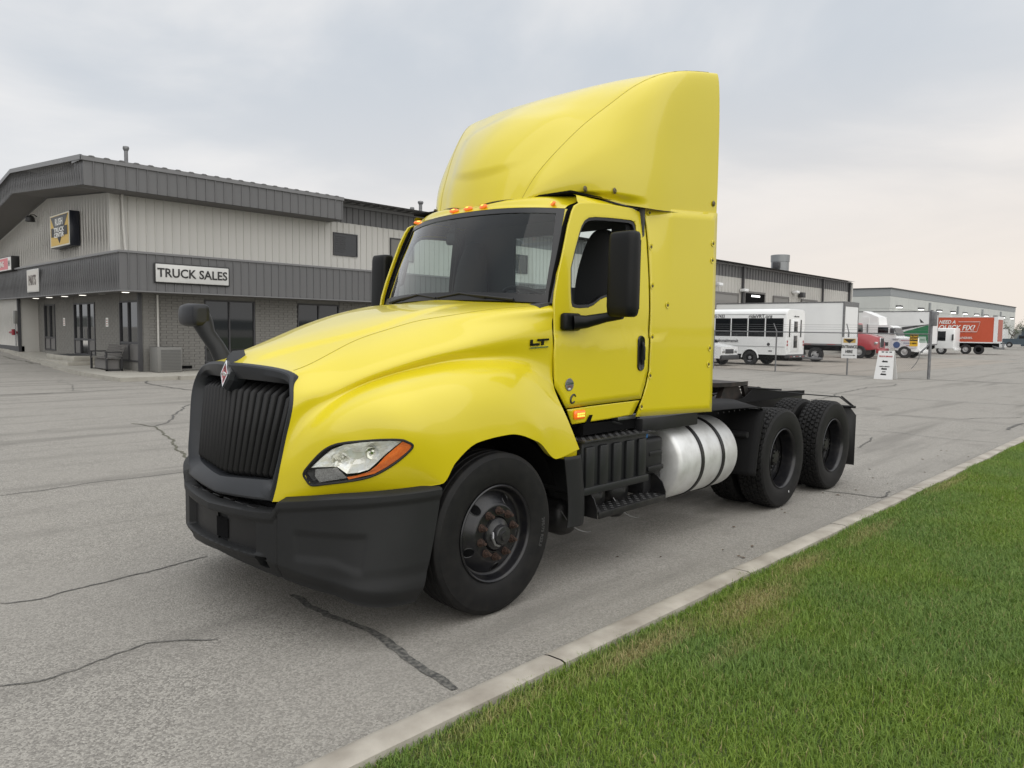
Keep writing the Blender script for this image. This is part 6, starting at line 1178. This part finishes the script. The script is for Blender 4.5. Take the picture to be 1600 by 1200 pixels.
# red tractor, nose to -y
rt = thing('red_semi_truck', 'red truck hood with chrome grille just right of the white box trailer', 'truck', (57.0, 15.0, 0))
V = []; st = [(0,.75,1.45,.85),(.10,.72,1.70,.95),(.6,.66,1.86,1.02),(1.3,.66,1.98,1.10),(1.75,.66,2.05,1.12)]; 
for y, z0, z1, hw in st: V += [(1.15-hw,y,z0),(1.15-hw,y,z0+(z1-z0)*.6),(1.15-hw+.25,y,z1-.05),(1.15,y,z1),(1.15+hw-.25,y,z1-.05),(1.15+hw,y,z0+(z1-z0)*.6),(1.15+hw,y,z0)]
g = G(); g.add(V, [(r*7+i, r*7+i+1, (r+1)*7+i+1, (r+1)*7+i) for r in range(4) for i in range(6)]+[tuple(range(7))]); g.build('hood', red_pt, rt, 50)
g = G(); g.rbox(.05,2.25,1.75,3.6,.7,2.75,.15,3); g.build('cab', red_pt, rt); g = G(); g.add([(.2,1.72,2.05),(2.1,1.72,2.05),(2.0,1.74,2.62),(.3,1.74,2.62)],[(0,1,2,3)]); g.build('windshield', bwin, rt)
g = G(); g.rbox(.7,1.6,-.06,.0,.85,1.62,.03); gr = g.build('grille', chrome, rt)
for k in range(7): G().box(.76+.115*k,.80+.115*k,-.075,-.06,.9,1.57).build('grille_bar', m_trim, gr)
g = G(); g.rbox(.0,2.3,-.22,.02,.42,.80,.06); g.build('bumper', red_pt, rt); G().rbox(.12,.42,.0,.2,1.10,1.30,.04).build('headlight', chrome, rt); small_wheel(rt, .12, 1.25, .50, .28); small_wheel(rt, 2.15, 1.25, .50, .28)
g = G(); g.tube([(-.15,1.9,1.9),(-.15,1.9,2.4)], .12, 8); g.build('mirror', m_trim, rt)
# white tractor with banner on its hood
wt = thing('white_semi_truck', 'white truck with a star and stripe banner on its hood nose pointing right', 'truck', (62.0, 13.4, 0))
V = []; st = [(0,.55,1.45,.95),(.12,.50,1.58,1.05),(.9,.62,1.66,1.12),(1.75,.62,1.80,1.14)]
for y, z0, z1, hw in st: V += [(1.15-hw,y,z0),(1.15-hw,y,z0+(z1-z0)*.7),(1.15-hw+.2,y,z1-.03),(1.15,y,z1),(1.15+hw-.2,y,z1-.03),(1.15+hw,y,z0+(z1-z0)*.7),(1.15+hw,y,z0)]
g = G(); g.add(V, [(r*7+i, r*7+i+1, (r+1)*7+i+1, (r+1)*7+i) for r in range(3) for i in range(6)]+[tuple(range(7))]); g.build('hood', busw, wt, 50)
g = G(); g.prism([(1.75,.7),(1.72,1.72),(2.0,2.45),(2.3,2.62),(3.9,2.66),(3.9,.7)], .04, 2.26, 'x'); g.build('cab', busw, wt, 30)
g = G(); g.prism([(3.1,2.6),(3.2,3.3),(4.4,3.80),(4.4,2.6)], .12, 2.18, 'x'); g.build('roof_fairing', busw, wt, 30)
g = G(); g.box(.05,2.25,3.9,4.5,.8,3.3); g.build('sleeper', busw, wt); G().rbox(.02,.045,2.35,3.15,1.90,2.48,.01).build('side_window', bwin, wt)
g = G(); g.add([(.15,1.73,1.80),(2.15,1.73,1.80),(2.1,1.97,2.42),(.2,1.97,2.42)],[(0,1,2,3)]); g.V = [(x,y-.03,z) for x,y,z in g.V]; g.build('windshield', bwin, wt); G().rbox(-.06,.04,1.85,2.2,1.9,2.4,.04).build('mirror', m_trim, wt)
g = G(); g.rbox(.0,2.3,-.2,.0,.36,.66,.05); g.build('bumper', busw, wt); G().rbox(.03,.35,-.21,-.19,.46,.58,.01).build('fog_lamp', m_trim, wt); small_wheel(wt, .12, 1.05, .50, .28); small_wheel(wt, 2.15, 1.05, .50, .28)
ban = mat('banner_white', (.62,.62,.64), .6); bl = G().box(-.02,.0,.15,2.1,.80,1.58).build('hood_banner', ban, wt)
text('lettering', 'WET', .22, (-.035,1.75,1.47), m_trim, bl, 'x'); 
for k, c_ in enumerate(((.35,.08,.10),(.06,.08,.22),(.35,.08,.10))): G().box(-.03,-.021,.25,1.35-.2*k,1.38-.2*k,1.43-.2*k).build('banner_stripe', mat('stripe%d'%k, c_, .6), bl)
g = G(); g.lathe([(0,-.012),(.26,-.01),(.26,0)], 18, 'x', (-.02,1.65,1.05)); g.build('banner_star', mat('banner_blue', (.05,.09,.22), .6), bl)
g = G(); g.tube([(.0,3.95,.75),(-.05,3.95,2.7)], .05, 8); g.build('exhaust_pipe', galv, wt); G().box(.02,.035,2.3,2.7,.95,1.25).build('side_box', m_trim, wt)
# trailer with a green wedge
t2 = thing('green_striped_trailer', 'white box trailer with a green swoosh behind the white truck', 'trailer', (72.0, 15.3, 0), 'box trailers in the yard'); b_ = van_body(t2, 11, 2.6, .95, 4.05, busw)
G().box(.14,2.46,.0,.049,1.1,3.75).build('rear_door', MATS['door_white'], b_)
g = G(); g.add([(-.035,.12,1.15),(-.035,.12,2.80),(-.035,4.2,1.55),(-.035,4.2,1.15)],[(0,1,2,3)]); g.build('green_swoosh', mat('swoosh_green', (.02,.16,.065), .45), b_)
g = G(); g.add([(-.035,.12,2.86),(-.035,2.2,2.62),(-.035,4.6,1.95),(-.035,4.6,1.78),(-.035,2.2,2.36),(-.035,.12,2.82)],[(0,1,2,3,4,5)]); g.build('dark_swoosh', m_trim, b_)
g = G(); g.add([(-.01,.5,3.0),(-.01,.9,3.4),(-.01,.8,3.0)],[(0,1,2)]); g.add([(.9,-.01,2.9),(1.3,-.01,3.4),(1.25,-.01,2.85)],[(0,1,2)]); g.build('door_emblem', m_trim, b_); g = G(); g.box(-.045,-.036,.3,1.3,1.35,1.75); g.build('trailer_notice', mat('notice_grey', (.35,.42,.38), .5), b_)
for y in (1.2,2.4): small_wheel(t2, .2, y, .5, .3)
g = G(); g.box(.3,2.3,.2,10.8,.6,.93); g.build('underframe', void, t2)
# cab chassis between the trailers
cc = thing('white_cab_truck', 'boxy white truck cab with a dark side window left of the orange box truck', 'truck', (80.0, 15.2, 0)); g = G(); g.rbox(0,2.2,0,1.7,.55,2.62,.1,3); g.build('cab', busw, cc); G().rbox(-.02,.02,.75,1.5,1.35,2.3,.01).build('side_window', bwin, cc); G().rbox(-.12,.1,.05,.2,1.4,2.0,.03).build('mirror', m_trim, cc)
g = G(); g.box(.2,2.0,1.7,6,.6,.9); g.build('frame', void, cc); small_wheel(cc, .15, 1.1, .46, .26); small_wheel(cc, .15, 4.6, .46, .26); G().rbox(0,2.2,-.15,.0,.4,.62,.03).build('bumper', busw, cc)
# orange box truck
ot = thing('orange_box_truck', 'orange box truck lettered NEED A QUICK FIX parked in the far yard', 'truck', (85.0, 12.55, 0)); org = mat('truck_orange', (.52,.085,.035), .5, var=(1,5,.3,.7), col2=(.47,.075,.03)); b_ = van_body(ot, 7.4, 2.4, 1.22, 3.84, org, frame=white_pt)
G().box(.14,2.26,.0,.049,1.35,3.55).build('rear_door', mat('shutter_red', (.36,.10,.07), .5), b_); G().box(-.035,-.0,.1,.34,1.22,3.80).build('corner_panel', white_pt, b_)
text('lettering', 'NEED A', .52, (-.04,4.55,3.28), wh, b_, 'x', bold=.012, shear=.25, sx=.85); text('lettering', 'QUICK FIX?', .76, (-.04,3.70,2.68), wh, b_, 'x', bold=.016, shear=.25, sx=.84)
text('lettering', 'GET FAST DELIVERIES.', .30, (-.04,3.6,1.66), wh, b_, 'x', bold=.004)
g = G(); g.tube([(-.05,3.5,3.32),(-.05,1.55,3.32),(-.05,1.8,2.30),(-.05,5.2,2.30)], .03, 4); g.build('print_frame', wh, b_)
for y in (2.75,): small_wheel(ot, .15, y, .5, .3); small_wheel(ot, .15, y-1.6, .5, .3) if False else None
small_wheel(ot, .25, 1.6, .48, .3, void); g = G(); g.box(.2,2.2,.2,7.2,.72,1.15); g.build('underframe', void, ot); small_wheel(ot, .2, 8.8, .5, .3); g = G(); g.rbox(0,2.2,7.6,9.6,.6,2.4,.1); g.build('cab', white_pt, ot)
g = G(); g.tube([(.0,-.5,.55),(.0,-.5,1.25),(.6,-.5,1.25),(.6,-.5,.55)], .04, 6); g.rbox(-.1,2.4,-.3,.3,.60,.72,.02); g.tube([(.1,-.3,.66),(.1,.4,.9)], .05, 6); g.build('lift_gate', galv, ot)
# far pickup, shed, container
pk_ = thing('pickup_truck', 'dark blue grey crew cab pickup at the far right edge', 'pickup', (124, 15.6, .35)); blu = mat('pickup_blue', (.055,.08,.10), .35, coat=.5)
g = G(); g.prism([(0,.45),(0,1.15),(.3,1.22),(.9,1.28),(1.5,1.78),(1.7,1.82),(3.2,1.82),(3.45,1.28),(5.4,1.25),(5.4,.45)], 0, 2.0, 'x'); g.V = [(x,y-1.4,z) for x,y,z in g.V]; g.build('body', blu, pk_, 30); G().rbox(-.02,.02,.35,1.0,1.30,1.72,.01).build('side_window', bwin, pk_); G().rbox(-.02,.02,1.08,1.78,1.30,1.72,.01).build('side_window', bwin, pk_)
for y in (-.5,2.9): small_wheel(pk_, .1, y, .40, .26)
sh = thing('storage_container', 'small white storage box between the orange truck and the pickup', 'container', (128, 19.9, .3)); G().box(0,2.5,0,1.7,0,2.75).build('wall', busw, sh); G().box(-.05,2.55,-.05,1.75,2.75,2.85).build('roof', galv, sh)
sh2 = thing('dark_shed', 'low dark shed behind the far pickup', 'shed', (150, 12.5, .3)); G().box(0,6,0,9,0,3.0).build('wall', mat('shed_dark', (.05,.065,.085), .7), sh2); G().prism([(-.4,3.0),(9.4,3.0),(9.2,3.25),(-.2,3.25)], -.3, 6.3, 'x').build('roof', mat('shed_roof', (.12,.14,.16), .6), sh2)
for k in range(8): G().box(-.03,0,.4+1.1*k,.46+1.1*k,0,3.0).build('wall_rib', m_trim, sh2)
# warehouse
wz = thing('far_warehouse', 'pale tilt up concrete warehouse with grey top band and wall lamps', 'building', (110, 30.5, 0)); wc = mat('tilt_up_panel', (.50,.515,.49), .8, var=(.5,5,.3,.7), col2=(.46,.475,.455)); wg = mat('tilt_up_grey', (.26,.275,.28), .8)
G().box(.1,84,.1,60,0,8.3).build('wall_core', wc, wz)
G().box(-.15,85,-.15,.0,8.42,8.56).box(-.15,0.0,-.0,60,8.42,8.56).build('parapet_cap', m_trim, wz)
for k in range(10):
    x0 = k*8.5; G().box(x0,x0+8.46,0,.1,.0,5.6).build('wall_panel', wc, wz); G().box(x0,x0+8.46,0,.1,5.63,7.35).build('wall_panel', wc, wz); G().box(x0,x0+8.46,-.01,.1,7.38,8.42).build('band_panel', wg, wz)
for k in range(6):
    y0 = .1+k*8.5; G().box(0,.1,y0,y0+8.46,.0,5.6).build('wall_panel', wc, wz); G().box(0,.1,y0,y0+8.46,5.63,7.35).build('wall_panel', wc, wz); G().box(-.01,.1,y0,y0+8.46,7.38,8.42).build('band_panel', wg, wz)
wl_m = mat('wall_pack_lamp', (.9,.9,.9), .5, emit=((1,1,.97), 2.5))
for k, x in enumerate((3,13.5,23.5,32,40,48.5,56,64,71,80)):
    a = G().rbox(x-.5,x+.5,-.7,0,5.9,6.15,.05).build('wall_pack', m_trim, wz); G().box(x-.42,x+.42,-.62,-.1,5.80,5.895).build('lamp_panel', wl_m, a)
for x in (19,36,54,70): G().box(x-.35,x+.35,-.2,0,5.8,7.1).build('downspout', wg, wz)
# fence
fen = thing('chain_link_fence', 'grey chain link fence with barbed arms in front of the yard', 'fence', (31.0, 0, 0)); 
ps = [26.0,23.0,20.0,17.0,14.35,11.1,7.8,4.52]
for y in ps[:-1]:
    g = G(); g.tube([(0,y,0),(0,y,1.93)], .035, 8); g.tube([(0,y,1.92),(0,y+.16 if y > 8 else y+.10,2.28)], .022, 6); g.build('post', galv, fen)
g = G(); g.tube([(0,4.52,0),(0,4.52,2.85)], .06, 10); g.build('gate_post', galv, fen)
g = G(); g.tube([(0,4.52,1.86),(0,26,1.93)], .024, 6); g.build('top_rail', galv, fen)
for k in range(3): g = G(); g.tube([(0,4.52,2.02+.10*k),(0,26,2.05+.10*k)], .006, 4); g.build('barbed_wire', galv, fen)
g = G(); wire = .0022; Hh = 1.88; s_ = .058
for dirn in (1,-1):
    k = 4.6-(Hh if dirn == 1 else 0)
    while k < 26+(Hh if dirn == -1 else 0):
        y0, z0, y1, z1 = k, .05, k+dirn*Hh, .05+Hh
        if dirn == -1: y0, y1 = k, k-Hh
        def clip(ya, za, yb, zb):
            lo, hi = 0., 1.
            for lim, sg in ((4.56,1),(26.,-1)):
                fa, fb = (ya-lim)*sg, (yb-lim)*sg
                if fa < 0 and fb < 0: return None
                if fa < 0: lo = max(lo, fa/(fa-fb))
                if fb < 0: hi = min(hi, fa/(fa-fb))
            return (ya+(yb-ya)*lo, za+(zb-za)*lo, ya+(yb-ya)*hi, za+(zb-za)*hi) if hi > lo else None
        c_ = clip(y0,z0,y1,z1)
        if c_: g.add([(0,c_[0]-wire,c_[1]),(0,c_[0]+wire,c_[1]),(wire*2,c_[0],c_[1]),(0,c_[2]-wire,c_[3]),(0,c_[2]+wire,c_[3]),(wire*2,c_[2],c_[3])],[(0,1,4,3),(1,2,5,4),(2,0,3,5)])
        k += s_*1.414
o = g.build('wire_mesh', galv, fen, None); o['kind'] = 'stuff'
g = G(); g.tube([(-.1,4.85,1.10),(-.1,4.9,.85),(-.12,5.0,.62),(-.14,5.15,.42)], .014, 6); g.tube([(-.03,4.52,1.5),(-.1,4.6,1.35),(-.1,4.85,1.1)], .03, 6); g.build('gate_chain', galv, fen)
g = G(); g.rbox(-.12,.02,4.3,4.5,2.30,2.9,.03); g.V = [(x,y,z-.1) for x,y,z in g.V]; g.build('gate_bracket', galv, fen)
def board(name, label, loc, w_, h_, m=wh): 
    t_ = thing(name, label, 'sign', loc, 'boards hung on the fence'); G().rbox(-.012,.012,-w_/2,w_/2,-h_/2,h_/2,.003,1).build('board', m, t_); return t_
en = board('entrance_sign', 'white board reading ENTRANCE HERE with an arrow, hung on the fence', (30.93, 7.72, 1.22), .66, .93, mat('board_white', (.70,.70,.69), .5))
text('lettering', 'ENTRANCE', .135, (-.022,0,.04), bkm, en, 'x', bold=.003, sx=.95).scale = (1,1,1.35); text('lettering', 'HERE', .135, (-.022,0,-.17), bkm, en, 'x', bold=.003).scale = (1,1,1.35)
G().box(-.018,-.013,-.26,.26,.22,.40).build('printed_emblem', mat('sign_gold2', (.50,.33,.08), .5), en); g = G(); g.add([(-.022,.24,.38),(-.022,-.24,.38),(-.022,0,.20)],[(0,1,2)]); g.add([(-.022,.20,-.36),(-.022,.28,-.33),(-.022,.20,-.30)],[(0,1,2)]); g.add([(-.022,-.20,-.36),(-.022,-.28,-.33),(-.022,-.20,-.30)],[(0,1,2)]); g.box(-.022,-.018,-.22,.22,-.338,-.322); g.build('arrow', bkm, en)
sd = board('slow_down_sign', 'small black and yellow warning sign hung on the fence near the gate post', (30.93, 5.13, 1.59), .31, .49, mat('sign_yellow', (.72,.42,.02), .45)); G().box(-.020,-.013,-.15,.15,-.02,.24).build('black_band', bkm, sd); text('lettering', 'SLOW', .10, (-.024,0,.16), MATS['sign_yellow'], sd, 'x', bold=.002); text('lettering', 'DOWN', .10, (-.024,0,.05), MATS['sign_yellow'], sd, 'x', bold=.002); text('lettering', '5 MPH', .09, (-.024,0,-.12), bkm, sd, 'x', bold=.002)
gs = board('green_fence_sign', 'small pale green lettered sign hung beside the gate post', (30.93, 4.80, 1.62), .26, .24, mat('sign_palegreen', (.35,.45,.38), .5)); text('lettering', 'HIRING', .06, (-.024,0,0), mat('gtext', (.05,.15,.08), .5), gs, 'x')
af = thing('a_frame_sign', 'white A frame sign reading TRUCK SERVICE standing before the fence', 'sign', (29.5, 5.72, 0))
def aboard(s): 
    g = G(); g.add([(s*.30,-.36,.0),(s*.30,.36,.0),(s*.04,.30,1.15),(s*.04,-.30,1.15)],[(0,1,2,3)]); o = g.build('board', MATS['board_white'], af, None); add_solid(o, .02); return o
a1 = aboard(-1); aboard(1)
tilt = Matrix(((0,.22,-.975),(-1,0,0),(0,.975,.22)))
for tx, z, sz, m_ in (('TRUCK SERVICE',.93,.072,mat('letter_red', (.42,.03,.03), .5)),('PARTS & SERVICE',.52,.05,bkm),('SALES',.31,.05,bkm)):
    text('lettering', tx, sz, (-(.30-.226*z)-.02, 0, z), m_, af, tilt, bold=.002)
for z in (.72,.42,.20):
    x = -(.30-.226*z)-.018; g = G(); g.add([(x,-.10,z-.05),(x,.05,z-.05),(x,.05,z-.09),(x-.0,.13,z),(x,.05,z+.06),(x,.05,z+.03),(x,-.10,z+.03)],[(0,1,2,3,4,5,6)]); g.build('arrow', bkm, af)
for y in (.13,-.02,-.17): G().rbox(-.065,-.055,y-.05,y+.05,1.06,1.13,.003,1).build('sticker', bkm if y > 0 else m_trim, af)
# tree and poles far right
tr = thing('young_tree', 'small sparse tree behind the orange truck and pickup', 'tree', (132, 19.7, .35)); bark = mat('bark', (.10,.085,.07), .9); leaf = mat('leaves', (.05,.075,.03), .6, var=(3,3,.3,.7), col2=(.09,.105,.05))
g = G(); g.tube([(0,0,0),(0,.1,1.2),(0,-.3,2.4)], [.11,.08,.05], 7); rr4 = np.random.default_rng(2); tips = []
for k in range(12):
    a = rr4.uniform(0,6.28); h0 = rr4.uniform(1.0,2.4); tip = (math.cos(a)*rr4.uniform(.4,1.2), math.sin(a)*rr4.uniform(.6,1.7)-.2, h0+rr4.uniform(.7,2.2)); g.tube([(0,-.1,h0),(tip[0]*.5,tip[1]*.5,(h0+tip[2])/2-.1),tip], [.04,.025,.01], 5); tips.append(tip)
g.build('trunk', bark, tr); g = G()
for tip in tips:
    for k in range(75):
        c0 = np.array(tip)+rr4.normal(0,.24,3)-np.array(tip)*[.0,.0,.08]*rr4.uniform(0,1); a_ = rr4.normal(0,1,3); a_ /= np.linalg.norm(a_); b_ = np.cross(a_, rr4.normal(0,1,3)); b_ /= np.linalg.norm(b_); s_ = rr4.uniform(.05,.10); g.add([c0-a_*s_, c0+b_*s_*.5, c0+a_*s_, c0-b_*s_*.5], [(0,1,2,3)])
o = g.build('crown', leaf, tr, None)
for i, (x, y, h, lb) in enumerate(((150,20.5,9,'slim pole beyond the far pickup, the left of the pair'),(152,17.5,8.4,'slim pole beyond the far pickup, the right of the pair'))):
    u_ = thing('utility_pole', lb, 'pole', (x,y,0), 'poles beyond the lot'); g = G(); g.tube([(0,0,0),(0,0,h*.62)], .09, 8); g.build('pole', galv, u_); g = G(); g.tube([(0,-.8,h*.60),(0,.8,h*.60)], .05, 6); g.build('crossarm', galv, u_)
# distant low hills of the horizon so the lot does not end in nothing
hillm = mat('distant_trees', (.20,.21,.20), .95, var=(.05,5,.3,.7), col2=(.16,.17,.16)); rr5 = np.random.default_rng(9); V = []; F = []
for k in range(90):
    a = math.radians(-60+k*2.2); R_ = 420; x, y = math.sin(a+PI/4)*R_, math.cos(a+PI/4)*R_; h = 3.5+2.0*rr5.uniform(0,1); V += [(x,y,-1),(x,y,h),(x*1.05,y*1.05,h+1),(x*1.08,y*1.08,-1)]
for k in range(89):
    for j in range(3): F.append((4*k+j,4*k+j+1,4*k+5+j,4*k+4+j))
struct(link('distant_treeline', mkmesh(V, F, hillm, 60)))
